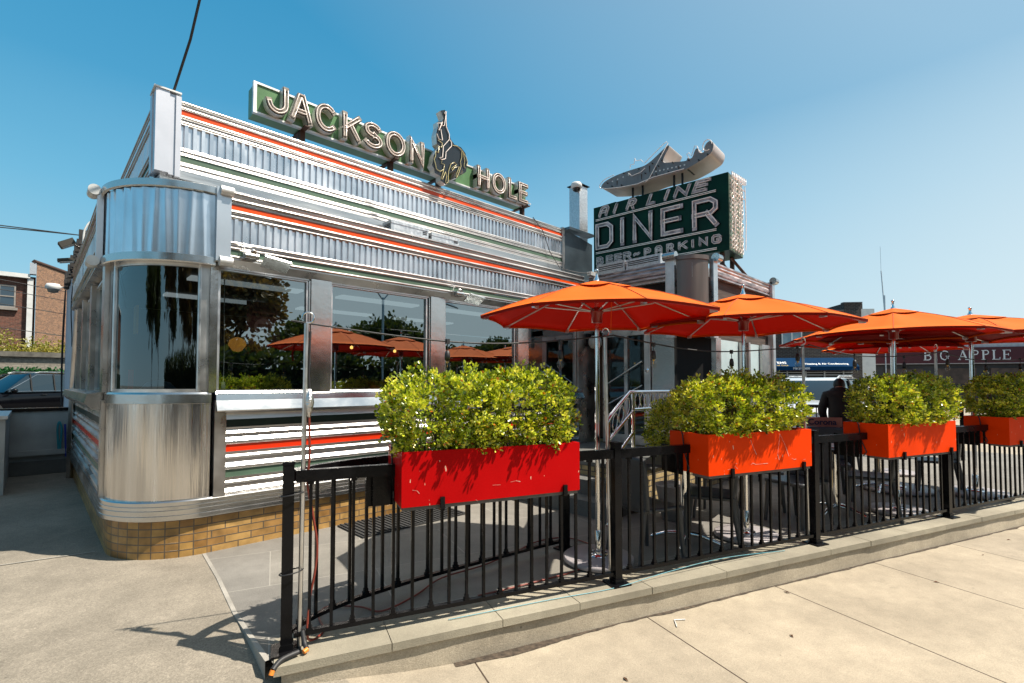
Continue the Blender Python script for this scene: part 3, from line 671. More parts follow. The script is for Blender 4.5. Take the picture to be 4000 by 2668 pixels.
# interior
mb = MB(); mb.box((1.15, 4.96, .72), (12, 9.5, .76)); mb.box((.55, 5.6, .715), (1.15, 9.5, .755)); mb.box((.6, 9.4, .76), (12, 9.5, 2.8)); mb.box((1.15, 4.96, 2.82), (12, 9.5, 2.86)); mb.box((.55, 5.6, 2.815), (1.15, 9.5, 2.855))
mb.build('interior_shell', [pm('interior_dark', (.035, .028, .024), .6, 0, .3, 3)], DB)
mb = MB(); 
for x in (1.4, 2.7, 4.0, 5.3):
    mb.box((x, 5.05, .76), (x + .12, 5.95, 1.62)); mb.box((x + .12, 5.05, .76), (x + .5, 5.95, 1.2)); mb.nxt()
mb.buildm('booth_seat', pm('booth_vinyl', (.25, .03, .02), .4), DB, bevel=.02)
mb = MB()
for x in (1.95, 3.25, 4.5): mb.box((x, 5.05, 1.44), (x + .55, 5.95, 1.48)); mb.cyl((x + .27, 5.5, .76), (x + .27, 5.5, 1.44), .03); mb.box((x+.1, 5.1, 1.48), (x + .22, 5.2, 1.60)); mb.nxt()
mb.buildm('booth_table', TABLE, DB)
mb = MB()
for x, y in ((1.50, 5.6),):
    mb.lathe([(.0, 2.12), (.02, 2.12), (.07, 2.09), (.085, 2.04), (.07, 2.02), (.04, 1.98), (0, 1.97)], (x, y, 0), 16); mb.nxt()
mb.buildm('pendant_shade', pm('amber_shade', (.7, .35, .06), .4, emit=(1, .40, .06, .35)), DB)
mb = MB()
for x in (1.2, 2.9, 4.6): 
    for y in (6.2, 7.6): mb.box((x, y, 2.79), (x + 1.2, y + .22, 2.815)); mb.nxt()
mb.buildm('ceiling_light', pm('fluorescent_panel', (.8, .8, .8), .5, emit=(.85, .95, 1, .3)), DB)
mb = MB(); mb.lathe([(0, 1.68), (.10, 1.66), (.17, 1.58), (.19, 1.45), (.17, 1.2), (.1, .76)], (.95, 6.3, 0), 18); mb.build('blue_stool', pm('blue_vinyl', (.01, .10, .20), .3), DB)
mb = MB(); mb.box((.66, 5.98, .76), (.70, 6.02, 1.78)); mb.build('red_post', RED_S, DB)
mb = MB(); mb.box((.68, 5.75, 2.12), (.70, 5.90, 2.38)); mb.build('yellow_panel', pm('yellow_panel', (.8, .45, .01), .5), DB)
mb = MB()
for x_, z_ in ((2.94, 2.11), (3.57, 2.09)): mb.lathe([(0, z_ + .025), (.02, z_ + .01), (.02, z_ - .01), (0, z_ - .025)], (x_, 6.0, 0), 8); mb.nxt()
mb.buildm('small_bulb', pm('lit_bulb', (.9, .6, .3), .3, emit=(1, .5, .12, 4)), DB)
mb = MB(); mb.box((1.42, 5.02, 2.02), (1.72, 5.03, 2.42)); po = mb.build('poster', pm('maroon_poster', (.10, .012, .012), .5), DB)
mb = MB(); mb.cyl((1.57, 5.018, 2.18), (1.57, 5.014, 2.18), .085, n=24); mb.build('poster_disc', pm('pink_ink', (.35, .16, .15), .5), DB, po)
mb = MB(); mb.box((1.515, 5.008, 2.15), (1.625, 5.012, 2.21)); mb.box((1.46, 5.008, 2.31), (1.69, 5.012, 2.33)); mb.build('poster_print', pm('maroon_ink', (.14, .02, .02), .5), DB, po)
mb = MB(); mb.tube([(1.23, 5.0, 1.6), (1.235, 5.0, 1.9), (1.225, 5.0, 2.6)], .004); mb.box((1.215, 4.99, 1.6), (1.245, 5.0, 1.66)); mb.build('blind_cord', WHITEP, DB)

# ---- vestibule (part of the same building)
VX, VY, VR = 6.6, 3.1, .30; VXE = 9.45
def vpath(x0=VX, y0=VY, r=VR, ye=4.88, xe=VXE, n=10):
    P = [(x0, ye, -1, 0), (x0, y0 + r, -1, 0)]
    for i in range(1, n): a = pi + pi / 2 * i / n; P.append((x0 + r + r * cos(a), y0 + r + r * sin(a), cos(a), sin(a)))
    P += [(x0 + r, y0, 0, -1), (xe, y0, 0, -1)]; return P
VP = vpath(); VL = VP[:2]; VC = VP[1:-1]; VF = VP[-2:]
mb = MB(); mb.sweep([(-.0, .75), (-.0, .15)], VP, 0); mb.build('brick_plinth', BR_PALE, DB)
mb = MB(); mb.sweep([(.0, 1.5), (.0, .75)], VF, 0); mb.sweep([(.0, 1.5), (0, .75)], VC, 0); mb.sweep([(.0, 2.9), (0, .75)], [(VX, 3.82, -1, 0), (VX, 3.46, -1, 0)], 0)
mb.build('steel_panel', pm('rumpled_steel', (.55, .53, .52), .22, 1, .1, 3, .9, 3.2), DB)
fp = [(-.01, 3.41), (.03, 3.41), (.035, 3.385), (.02, 3.37), (.03, 3.34), (.015, 3.32), (.035, 3.29), (.03, 3.25), (.0, 3.235), (.03, 3.22), (.03, 3.195), (-.02, 3.19)]
mb = MB(); mb.sweep(fp, [(VX, 4.95, -1, 0), (VX, 3.52, -1, 0)], 0); mb.sweep(fp, [(7.12, VY, 0, -1), (9.45, VY, 0, -1)], 0)
mb.build('fascia_moulding', pm('oxidised_steel', (.46, .40, .40), .42, .85, .5, 5, .3, 14, .12, stretch=(1, 1, 5)), DB)
mb = MB(); mb.sweep([(-.12, 3.2), (-.12, 2.52)], [VP[0], VP[1]], 0); mb.sweep([(-.04, 3.2), (-.04, 2.3)], VF, 1)
mb.build('sign_recess', [DARKV, RUSTW], DB)
mb = MB(); mb.sweep([(-.02, 2.6), (.0, 2.6), (0, 2.5), (-.02, 2.48)], VP, 0); mb.build('door_header', STEEL_D, DB)
mb = MB(); mb.sweep([(.02, 3.46), (.02, 2.32)], VC, 0); mb.sweep([(-.3, 3.47), (.035, 3.47), (.035, 3.41), (.02, 3.405)], VC, 0)
mb.build('fluted_drum', pm('tarnished_drum', (.17, .14, .125), .46, .9, .25, 5, .3, 10, .1, stretch=(1, 1, .1)), DB)
for A_, B_ in (((6.55, 3.42, 2.3), (6.60, 3.56, 3.44)), ((6.98, 3.04, 2.3), (7.12, 3.1, 3.44)), ((9.36, 3.03, .6), (9.48, 3.12, 3.44))): box_obj('fascia_end_post', A_, B_, ALU, DB, bevel=.006)
mb = MB()
mb.cyl((6.53, 3.38, 3.47), (6.53, 3.57, 3.47), .06, n=18); mb.nxt(); mb.cyl((7.0, 3.02, 3.46), (7.14, 3.02, 3.46), .06, n=18); mb.nxt(); mb.cyl((9.36, 3.02, 3.46), (9.5, 3.02, 3.46), .06, n=18)
mb.buildm('barrel_cap', STEEL, DB)
# front windows of the vestibule
mb = MB()
for x0, x1 in ((7.28, 8.03), (8.42, 8.92)): mb.poly([(x0, 3.12, 1.5), (x1, 3.12, 1.5), (x1, 3.12, 2.3), (x0, 3.12, 2.3)]); mb.nxt()
mb.buildm('pane', pm('sky_reflection_pane', (.50, .62, .64), .35, 0, .12, 2.5, spec=.6), DB)  # opaque panes, pale tone of mirrored sky painted in
mb = MB()
for x0, x1 in ((7.10, 7.27), (8.04, 8.12), (8.34, 8.41), (8.93, 9.35)): mb.box((x0, 3.07, .6), (x1, 3.14, 2.31)); mb.nxt()
mb.box((8.13, 3.10, .6), (8.33, 3.14, 2.31))
mb.buildm('mullion', STEEL_D, DB, bevel=.006)
mb = MB(); mb.poly([(6.62, 3.5, .75), (6.62, 3.5, 2.5), (7.1, 3.14, 2.5), (7.1, 3.14, .75)]); mb.build('corner_shade_sheet', DARKV, DB)  # black sheet standing in for the shade behind the open corner
# entrance door on the side facing the steps
dr = MB()
for y0, y1 in ((4.62, 4.68), (3.83, 3.93)): dr.box((6.57, y0, .72), (6.62, y1, 2.48))
dr.box((6.57, 3.93, .72), (6.62, 4.62, .86)); dr.box((6.57, 3.93, 2.38), (6.62, 4.62, 2.48)); dr.box((6.57, 4.22, .86), (6.62, 4.28, 2.38))
door = dr.build('entrance_door', ALU, DB, bevel=.004)
mb = MB(); mb.poly([(6.6, 3.93, .86), (6.6, 3.93, 2.38), (6.6, 4.62, 2.38), (6.6, 4.62, .86)]); mb.build('pane', GLASS_T, DB, door)
mb = MB(); mb.tube([(6.56, 3.89, 1.25), (6.50, 3.89, 1.27), (6.50, 3.89, 1.5), (6.50, 3.98, 1.52), (6.5, 4.05, 1.52)], .012); mb.lathe([(0, 0), (.03, 0), (.035, .02), (.02, .05), (0, .05)], (6.56, 3.88, 1.84), 12, 0, 'X'); mb.build('door_handle', CHROME, DB, door)
mb = MB()
for z0, z1 in ((1.30, 1.62), (1.62, 1.98)): mb.tube([(6.54, 4.60, z0), (6.54, 3.95, z1)], .011); mb.nxt()
mb.buildm('push_bar', CHROME, DB, door)
mb = MB(); mb.box((VX + .05, VY + .1, 3.15), (9.4, 6.2, 3.36)); mb.box((9.4, 3.2, .2), (9.45, 9.5, 3.36)); mb.build('vestibule_roof', GALV2, DB)
mb = MB(); mb.box((6.72, 4.70, .76), (6.8, 4.88, 2.6)); mb.nxt(); mb.box((7.6, 3.4, .76), (7.7, 4.8, 2.4)); mb.buildm('inner_partition', pm('brown_panel', (.10, .05, .03), .5), DB)
mb = MB(); mb.box((6.9, 4.4, 1.75), (6.95, 4.55, 1.92)); mb.build('card_terminal', pm('grey_screen', (.12, .16, .17), .2), DB)
# cube lamp globe near the door
gl = thing('wall_lantern', 'round pale globe lamp on the wall left of the entrance door', 'lamp', (6.4, 4.7, 2.35))
mb = MB(); mb.lathe([(0, .11), (.06, .10), (.10, .05), (.11, 0), (.10, -.05), (.06, -.10), (0, -.11)], (6.4, 4.7, 2.3), 16); mb.build('globe', pm('opal_globe', (.35, .33, .30), .3), gl)
mb = MB(); mb.box((6.36, 4.80, 2.24), (6.44, 4.85, 2.44)); mb.cyl((6.4, 4.7, 2.40), (6.4, 4.7, 2.46), .04); mb.cyl((6.4, 4.7, 2.45), (6.4, 4.82, 2.40), .012); mb.build('bracket', BLACKM, gl)
# ------------------------------------------------------------------ entrance steps and handrail
st = thing('entrance_steps', 'dark stone steps and brick landing leading up to the diner door', 'steps', (5.0, 3.0, .2))
for k, (x0, z1) in enumerate(((4.36, .365), (4.62, .53))):
    mb = MB(); mb.box((x0, 3.06, .19), (x0 + .3, 4.86, z1)); mb.build('step', STEPST, st, bevel=.008)
mb = MB(); mb.box((4.88, 3.03, .19), (6.59, 4.86, .655)); mb.build('landing', BR_PALE, st)
mb = MB(); mb.box((4.85, 3.0, .656), (6.59, 4.86, .70)); mb.build('landing_slab', STEPST, st, bevel=.006)
hr = thing('stair_handrail', 'polished steel handrail with rings beside the steps', 'handrail', (4.7, 2.98, .2))
y = 2.98
mb = MB(); mb.tube([(4.27, y, .2), (4.27, y, 1.22), (4.285, y, 1.27), (4.32, y, 1.31), (4.67, y, 1.55), (5.9, y, 1.55)], .023, 10); mb.build('top_rail', CHROME, hr)
mb = MB(); mb.tube([(4.29, y, 1.06), (4.76, y, 1.36), (5.9, y, 1.36)], .018, 8); mb.tube([(4.40, y, .87), (4.76, y, 1.12)], .018, 8); mb.build('lower_rail', CHROME, hr)
for x, z0 in ((4.745, .53), (5.9, .7)):
    mb = MB(); mb.cyl((x, y, z0), (x, y, 1.54), .02); mb.cyl((x, y, z0), (x, y, z0 + .012), .05); mb.build('post', CHROME, hr)
mb = MB(); mb.cyl((4.27, y, .2), (4.27, y, .212), .06); mb.build('foot', CHROME, hr)
def ring(c, rx, rz, tilt=0, r=.006):
    mb = MB(); mb.tube([(c[0] + rx * cos(a) * 1, c[1], c[2] + rz * sin(a) + tilt * rx * cos(a)) for a in [2 * pi * i / 20 for i in range(20)]], r, 6, closed=True); return mb
for i in range(10): ring((4.84 + i * .108, y, 1.455), .048, .085).build('ring', CHROME, hr)
for i in range(3): ring((4.40 + i * .115, y, 1.24 + i * .078), .046, .085, .68).build('ring', CHROME, hr)

# ------------------------------------------------------------------ stroke lettering
def arc(cx, cy, rx, ry, a0, a1, n=10): return [(cx + rx * cos(R(lerp(a0, a1, i / n))), cy + ry * sin(R(lerp(a0, a1, i / n)))) for i in range(n + 1)]
GL = {
 'J': [[(1, 1), (1, .33)] + arc(.5, .33, .5, .33, -20, -180, 10)],
 'A': [[(0, 0), (.42, 1), (.58, 1), (1, 0)], [(.2, .34), (.8, .34)]],
 'a': [[(0, 0), (0, .8), (.2, 1), (.8, 1), (1, .8), (1, 0)], [(0, .45), (1, .45)]],
 'C': [arc(.5, .5, .5, .5, 45, 315, 18)],
 'K': [[(0, 0), (0, 1)], [(0, .38), (1, 1)], [(.38, .6), (1, 0)]],
 'S': [arc(.5, .76, .45, .24, 30, 270, 12) + arc(.5, .26, .5, .26, 90, -150, 12)],
 'O': [arc(.5, .5, .5, .5, 90, 450, 26)],
 'N': [[(0, 0), (0, 1), (1, 0), (1, 1)]],
 'H': [[(0, 0), (0, 1)], [(1, 0), (1, 1)], [(0, .5), (1, .5)]],
 'L': [[(0, 1), (0, 0), (1, 0)]],
 'E': [[(1, 1), (0, 1), (0, 0), (1, 0)], [(0, .52), (.9, .52)]],
 'I': [[(.5, 0), (.5, 1)]],
 'D': [[(0, 0), (0, 1), (.72, 1), (1, .82), (1, .18), (.72, 0), (0, 0)]],
 'R': [[(0, 0), (0, 1), (.75, 1), (1, .84), (1, .6), (.78, .46), (0, .46)], [(.6, .46), (1, 0)]],
 'P': [[(0, 0), (0, 1), (.75, 1), (1, .84), (1, .6), (.78, .45), (0, .45)]],
 'B': [[(0, 0), (0, 1), (.72, 1), (.95, .86), (.95, .66), (.75, .54), (1, .38), (1, .14), (.75, 0), (0, 0)], [(0, .54), (.75, .54)]],
 'G': [[(1, .8), (.8, 1), (.2, 1), (0, .8), (0, .2), (.2, 0), (.8, 0), (1, .2), (1, .45), (.55, .45)]],
 '-': [[(0, .35), (.25, .55), (.7, .45), (1, .62)]],
}
def offset(path, h):
    n = len(path); closed = (path[0] == path[-1]) or math.dist(path[0], path[-1]) < 1e-6; out = []
    for i in range(n):
        p = path[i]
        if closed: a = path[i - 1] if i > 0 else path[-2]; b = path[i + 1] if i < n - 1 else path[1]
        else: a = path[i - 1] if i else None; b = path[i + 1] if i < n - 1 else None
        def nrm(u, v): d = Vector((v[0] - u[0], v[1] - u[1])); d.normalize(); return Vector((-d.y, d.x))
        n1 = nrm(a, p) if a is not None else nrm(p, b); n2 = nrm(p, b) if b is not None else n1
        m = n1 + n2; 
        if m.length < 1e-4: m = n1
        m.normalize(); k = h / max(.45, m.dot(n1)); out.append((p[0] + m.x * k, p[1] + m.y * k))
    return out, closed
def letter(ch, x, z, wd, ht, hw, T, depth, root, mats, name='letter', tube=.5, tr=.006, rim=True, slant=0., lift=0., tube_mat=None, parent=None, double=True, tlift=.012):
    """T maps (lx, ly(out), lz) to world. channel letter + neon as child"""
    body = MB(); rimw = hw * .78
    tb = MB(); k = 0
    for path in GL[ch]:
        P = [(x + hw + p[0] * (wd - 2 * hw) + slant * (hw + p[1] * (ht - 2 * hw)), z + hw + p[1] * (ht - 2 * hw)) for p in path]
        # extend free ends
        closed = math.dist(P[0], P[-1]) < 1e-6
        if not closed:
            d0 = Vector(P[0]) - Vector(P[1]); d0.normalize(); d1 = Vector(P[-1]) - Vector(P[-2]); d1.normalize()
            Q = [(P[0][0] + d0.x * hw, P[0][1] + d0.y * hw)] + P[1:-1] + [(P[-1][0] + d1.x * hw, P[-1][1] + d1.y * hw)] if len(P) > 2 else [(P[0][0] + d0.x * hw, P[0][1] + d0.y * hw), (P[-1][0] + d1.x * hw, P[-1][1] + d1.y * hw)]
        else: Q = P
        Lo, _ = offset(Q, hw); Ro, _ = offset(Q, -hw); Li, _ = offset(Q, rimw); Ri, _ = offset(Q, -rimw)
        dep = depth + k * .0012; k += 1
        for i in range(len(Q) - 1):
            q = [(Lo[i], 0), (Lo[i + 1], 0), (Ro[i + 1], 0), (Ro[i], 0)]
            body.poly([T(a[0], dep, a[1]) for a, _ in q], 1 if rim else 2)
            body.poly([T(Lo[i][0], 0, Lo[i][1]), T(Lo[i + 1][0], 0, Lo[i + 1][1]), T(Lo[i + 1][0], dep, Lo[i + 1][1]), T(Lo[i][0], dep, Lo[i][1])], 0)
            body.poly([T(Ro[i][0], 0, Ro[i][1]), T(Ro[i + 1][0], 0, Ro[i + 1][1]), T(Ro[i + 1][0], dep, Ro[i + 1][1]), T(Ro[i][0], dep, Ro[i][1])], 0)
            if rim:
                d2 = depth + .005 + k * .0012
                body.poly([T(a[0], d2, a[1]) for a in (Li[i], Li[i + 1], Ri[i + 1], Ri[i])], 2)
        if not closed:
            for i in (0, -1): body.poly([T(Lo[i][0], 0, Lo[i][1]), T(Ro[i][0], 0, Ro[i][1]), T(Ro[i][0], dep, Ro[i][1]), T(Lo[i][0], dep, Lo[i][1])], 0)
        if double:
            La, _ = offset(P, hw * tube); Ra, _ = offset(P, -hw * tube); dt = depth + tlift + k * .002
            if closed:
                tb.tube([T(a[0], dt, a[1]) for a in La[:-1]], tr, 5, closed=True); tb.tube([T(a[0], dt, a[1]) for a in Ra[:-1]], tr, 5, closed=True)
            else: tb.tube([T(a[0], dt, a[1]) for a in La + list(reversed(Ra))], tr, 5, closed=True)
        else: tb.tube([T(a[0], depth + tlift, a[1]) for a in P], tr, 5)
    b = body.build(name, mats, root, parent, label='channel letter ' + ch.upper() if ch != '-' else None)
    tb.build('neon_tube', tube_mat or NEON, root, b)
    return b
# ---- roof sign with the two words
JS = thing('roof_letter_sign', 'long green roof sign with white neon letters JACKSON HOLE', 'sign', (3.4, 5.2, 4.2))
YS = 5.17
mb = MB(); mb.box((1.50, YS, 4.31), (5.30, YS + .2, 4.60)); mb.build('sign_box', SIGN_G, JS)
mb = MB()
mb.box((1.485, YS - .012, 4.592), (5.31, YS + .03, 4.612)); mb.box((1.485, YS - .012, 4.298), (5.31, YS + .03, 4.316)); mb.box((1.485, YS - .012, 4.317), (1.515, YS + .03, 4.591))
mb.build('sign_trim', LETS, JS, bevel=.002)
TJ = lambda x, o, z: (x, YS - o, z)
LM = [LETS, LETR, LETF]
for ch, x0, x1 in (('J', 1.575, 1.795), ('A', 1.80, 2.035), ('C', 2.055, 2.31), ('K', 2.355, 2.575), ('S', 2.60, 2.845), ('O', 2.875, 3.15), ('N', 3.20, 3.42), ('H', 4.27, 4.49), ('O', 4.535, 4.805), ('L', 4.85, 5.035), ('E', 5.06, 5.27)):
    letter(ch, x0, 4.318, x1 - x0, .305, .031, TJ, .085, JS, LM, tr=.0055)
mb = MB()
for x in (1.95, 3.0, 3.7, 5.25): mb.box((x, YS + .02, 4.0), (x + .05, YS + .08, 4.309)); mb.box((x, YS - .1, 4.297), (x + .05, YS + .3, 4.309)); mb.nxt()
mb.cyl((5.22, YS - .02, 4.15), (5.22, YS - .02, 4.31), .012)
mb.buildm('bracket', RUST, JS)
mb = MB(); mb.tube([(5.29 + .02 * cos(a), YS - .1 + .01 * a, 4.33 + .02 * sin(a)) for a in [i * .7 for i in range(14)]], .006); mb.build('cable_loop', NEON, JS)
# bucking horse and rider emblem
HO = [(3.599, 5.072), (3.667, 5.108), (3.69, 5.069), (3.702, 4.903), (3.761, 4.762), (3.82, 4.716), (3.927, 4.714), (4.001, 4.66), (4.032, 4.533), (4.02, 4.481), (4.014, 4.42), (3.971, 4.378), (3.947, 4.439), (3.917, 4.372), (3.869, 4.29), (3.828, 4.278), (3.857, 4.382), (3.763, 4.344), (3.723, 4.276), (3.718, 4.17), (3.672, 4.157), (3.604, 4.184), (3.603, 4.24), (3.514, 4.251), (3.509, 4.304), (3.47, 4.339), (3.492, 4.401), (3.502, 4.469), (3.535, 4.535), (3.579, 4.605), (3.545, 4.631), (3.533, 4.748), (3.561, 4.851), (3.555, 4.914), (3.622, 4.939), (3.644, 4.986)]
YH0, YH1 = YS, 5.0
def slab(poly, T, d0, d1, mats_idx=(0, 1)):
    mb = MB(); n = len(poly)
    mb.poly([T(p[0], d1, p[1]) for p in poly], mats_idx[0]); mb.poly([T(p[0], d0, p[1]) for p in reversed(poly)], mats_idx[1])
    for i in range(n):
        a, b = poly[i], poly[(i + 1) % n]; mb.poly([T(a[0], d0, a[1]), T(b[0], d0, b[1]), T(b[0], d1, b[1]), T(a[0], d1, a[1])], mats_idx[1])
    return mb
hs = slab(HO, TJ, .07, .17).build('horse_emblem', [pm('gloss_black_enamel', (.012, .012, .012), .12, 0, .1, spec=.8), LETS], JS)
def js2(pts): # zoom px -> sign plane (from tracing), o=(1600,400) s=.28706 at Y=5.0
    out = []
    f, cy = 1929.8, 1431.7; A = R(45.87); p_ = R(1.915)
    fw = Vector((cos(A), sin(A), 0)); rt = Vector((sin(A), -cos(A), 0)); up = Vector((0, 0, 1))
    FW = fw * cos(p_) + up * sin(p_); UP = up * cos(p_) - fw * sin(p_)
    for x, y_ in pts:
        X = 1600 + x * .28706; Y = 400 + y_ * .28706
        d = FW + rt * ((X - 2000) / f) - UP * ((Y - cy) / f); t = 5.0 / d.y; out.append((d.x * t, 1.65 + d.z * t))
    return out
white = [[(485, 130), (465, 150), (485, 180), (490, 340), (530, 440), (530, 510), (450, 600), (440, 750), (395, 755), (430, 785), (480, 770), (485, 680), (560, 600), (560, 550), (540, 515)], [(490, 130), (465, 320), (440, 325), (430, 290), (375, 285), (390, 390), (440, 270)], [(415, 370), (440, 520), (390, 505), (360, 430)]]
yel = [[(380, 520), (435, 560), (430, 620), (390, 600), (385, 690), (345, 670), (345, 730), (325, 780), (345, 850), (355, 910), (405, 945), (450, 920)], [(575, 590), (640, 600), (710, 670), (760, 750), (780, 820), (765, 860)], [(700, 670), (700, 750), (680, 810), (690, 870), (650, 990), (630, 1030), (620, 1000), (665, 880), (610, 890), (570, 930), (560, 900), (630, 850), (600, 820), (555, 840), (520, 940), (515, 1090), (490, 1105), (480, 1080), (495, 1000), (480, 950), (440, 1050), (415, 1045), (445, 960), (465, 850), (420, 830), (430, 800)], [(720, 700), (740, 790), (730, 870), (750, 900)]]
mb = MB()
for L in white: mb.tube([(x, 5.17 - .185, z) for x, z in js2(L)], .0055, 5)
mb.build('neon_tube', NEON, JS, hs)
mb = MB()
for L in yel: mb.tube([(x, 5.17 - .185, z) for x, z in js2(L)], .005, 5)
mb.build('neon_tube', NEON_Y, JS, hs, label='yellow neon outline')

# ---- vertical double faced diner sign
DA = math.atan2(-.997, .080)
DS = thing('neon_diner_sign', 'dark green box sign reading AIR LINE DINER with a model airplane on top', 'sign', (7.98, 3.25, 3.4), DA, local=True)
TD = lambda x, o, z: (x, -o, z - 3.4)
TH = .72
mb = MB(); mb.box((-2.49, 0, .39), (.03, TH, 1.66)); mb.build('sign_box', SIGN_DG, DS, bevel=.01)
mb = MB(); mb.box((.031, .012, .40), (.036, TH - .012, 1.65)); mb.build('end_face', SIGN_EDGE, DS)
DM = [BLACKM, BLACKM, LETW]; DM2 = [LETW, LETW, LETW]
for ch, x0, wd in (('a', -2.385, .19), ('I', -2.1, .11), ('R', -1.80, .17), ('L', -1.385, .16), ('I', -1.09, .11), ('N', -.89, .25), ('E', -.56, .25)):
    letter(ch, x0, 4.84, wd, .20, .024, TD, .012, DS, DM2, tr=.0045, rim=False, slant=.42, tube=.9)
for ch, x0, x1 in (('D', -2.44, -2.03), ('I', -1.92, -1.79), ('N', -1.655, -1.24), ('E', -1.115, -.70), ('R', -.56, -.11)):
    letter(ch, x0, 4.20, x1 - x0, .53, .052, TD, .03, DS, DM, tr=.0085, tube=.55)
for ch, x0, x1 in (('B', -2.42, -2.27), ('E', -2.21, -2.06), ('E', -2.03, -1.87), ('R', -1.845, -1.69), ('-', -1.65, -1.51), ('P', -1.43, -1.30), ('a', -1.22, -1.09), ('R', -1.01, -.88), ('K', -.80, -.64), ('I', -.58, -.52), ('N', -.445, -.30), ('G', -.235, -.08)):
    letter(ch, x0, 3.925, x1 - x0, .148, .018, TD, .01, DS, DM2, tr=.004, rim=False, tube=.9)
for z, x0 in ((4.79, -2.42), (4.15, -2.42), (3.84, -2.42)):
    mb = MB()
    for dz in (-.012, .012): mb.tube([TD(x0, .04, z + dz), TD(-.15, .04, z + dz)], .006, 6)
    mb.build('neon_line', NEON, DS)
# tangle of tubes on the narrow end
random.seed(11)
mb = MB(); fc = MB()
for r_ in range(16):
    z = .46 + r_ * .075; y0 = .08
    for c_ in range(5):
        yy = y0 + c_ * .125; s0 = random.uniform(.02, .05)
        a = [(.06 + random.uniform(0, .03), yy + random.uniform(-.02, .02), z + random.uniform(-.03, .03)) for _ in range(2)]
        pts = [(.065, yy - s0, z - .03), (.075, yy - s0, z + .03), (.075, yy + s0, z + .03 * random.choice((1, .2))), (.07, yy + s0, z - .03), (.065, yy, z - .03)]
        mb.tube(pts[:random.choice((3, 4, 5))], .006, 5)
        if random.random() < .7: fc.box((.0365, yy - s0, z - .028), (.040, yy + s0 * .8, z + random.uniform(0, .03)))
for yy in (.07, .36, .65): mb.tube([(.10, yy, .5), (.105, yy + .02, 1.0), (.10, yy, 1.58)], .007, 5)
for z in (1.35, 1.5, 1.6): mb.tube([(.09, .08, z), (.09, .66, z + .02)], .006, 5)
for i in range(9): mb.tube([(.05 + .008 * i, .12 + .06 * i, 1.6), (.05 + .008 * i, .12 + .06 * i, 1.70), (.06 + .008 * i, .14 + .06 * i, 1.70), (.06 + .008 * i, .14 + .06 * i, 1.6)], .006, 5)
e_ = mb.build('neon_tube', NEON, DS, label='tangled neon letters on the narrow end'); fc.build('letter_remnant', LETF, DS, e_)
# supports
mb = MB()
for x, y0 in ((-.12, .1), (-.12, .6), (-1.2, .1), (-1.2, .6), (-2.2, .3)):
    mb.box((x - .03, y0, -.1), (x + .03, y0 + .06, .389)); mb.nxt()
mb.buildm('support_leg', RUST, DS)
mb = MB(); mb.tube([(-.1, .5, .38), (.12, .95, -.02)], .025, 6); mb.nxt(); mb.tube([(-.1, .12, .2), (.02, .3, -.05)], .02, 6); mb.buildm('brace', RUST, DS)
# the airplane
PLN = [(-2.355, 5.454), (-2.33, 5.50), (-2.267, 5.547), (-2.053, 5.595), (-1.778, 5.612), (-1.462, 5.607), (-1.38, 5.63), (-1.295, 5.666), (-1.03, 5.83), (-.995, 5.845), (-.97, 5.835), (-.965, 5.81), (-1.123, 5.567), (-.918, 5.518), (-.662, 5.464), (-.66, 5.50), (-.63, 5.515), (-.60, 5.48), (-.56, 5.50), (-.52, 5.61), (-.485, 5.635), (-.45, 5.60), (-.44, 5.53), (-.36, 5.52), (-.365, 5.60), (-.33, 5.66), (-.275, 5.69), (-.225, 5.665), (-.205, 5.60), (-.22, 5.53), (-.26, 5.465), (-.35, 5.427), (-.483, 5.377), (-.71, 5.318), (-1.0, 5.33), (-1.261, 5.335), (-1.568, 5.296), (-1.944, 5.334), (-2.225, 5.395), (-2.33, 5.42)]
def chaik(P):
    out = []
    for i in range(len(P)):
        a, b = P[i], P[(i + 1) % len(P)]; out += [(lerp(a[0], b[0], .22), lerp(a[1], b[1], .22)), (lerp(a[0], b[0], .78), lerp(a[1], b[1], .78))]
    return out
PLN = chaik(chaik(PLN))
TP = lambda x, o, z: (x, .05 - o, z - 3.4)
air = slab(PLN, TP, -.56, 0.0, (0, 1)).build('airplane_figure', [PLANEM, pm('airplane_sunlit_side', (.66, .58, .53), .35, .3, .08, 4)], DS)  # side tone lightened to cream as if sunlit, face kept darker
mb = MB()
for i in range(8): q = lerp(0, 1, i / 7); mb.cyl(TP(lerp(-1.22, -.70, q), .0, lerp(5.44, 5.405, q)), TP(lerp(-1.22, -.70, q), .006, lerp(5.44, 5.405, q)), .014, n=12)
for q in (0, .33, .67, 1): mb.cyl(TP(lerp(-2.10, -1.76, q), .0, lerp(5.50, 5.53, q)), TP(lerp(-2.10, -1.76, q), .006, lerp(5.50, 5.53, q)), .013, n=12)
mb.build('porthole', WHITEP, DS, air)
mb = MB()
def cl_(pts, off): return [TP(x, off, z) for x, z in pts]
mb.tube(cl_([(-2.05, 5.60), (-2.2, 5.585), (-2.30, 5.55), (-2.37, 5.48), (-2.36, 5.43), (-2.2, 5.38), (-1.9, 5.33), (-1.57, 5.30), (-1.26, 5.34), (-.9, 5.335), (-.7, 5.33)], .03), .007, 5)
mb.tube(cl_([(-1.42, 5.63), (-1.05, 5.87), (-1.0, 5.89), (-.97, 5.86), (-1.33, 5.33), (-1.4, 5.28)], .05), .007, 5)
mb.tube(cl_([(-.6, 5.47), (-.64, 5.56), (-.60, 5.57), (-.56, 5.50), (-.5, 5.66), (-.46, 5.64), (-.43, 5.53), (-.36, 5.55)], .05), .006, 5)
mb.tube(cl_([(-.29 + .075 * cos(a), 5.60 + .09 * sin(a)) for a in [i * 2 * pi / 16 for i in range(14)]], .06), .007, 5)
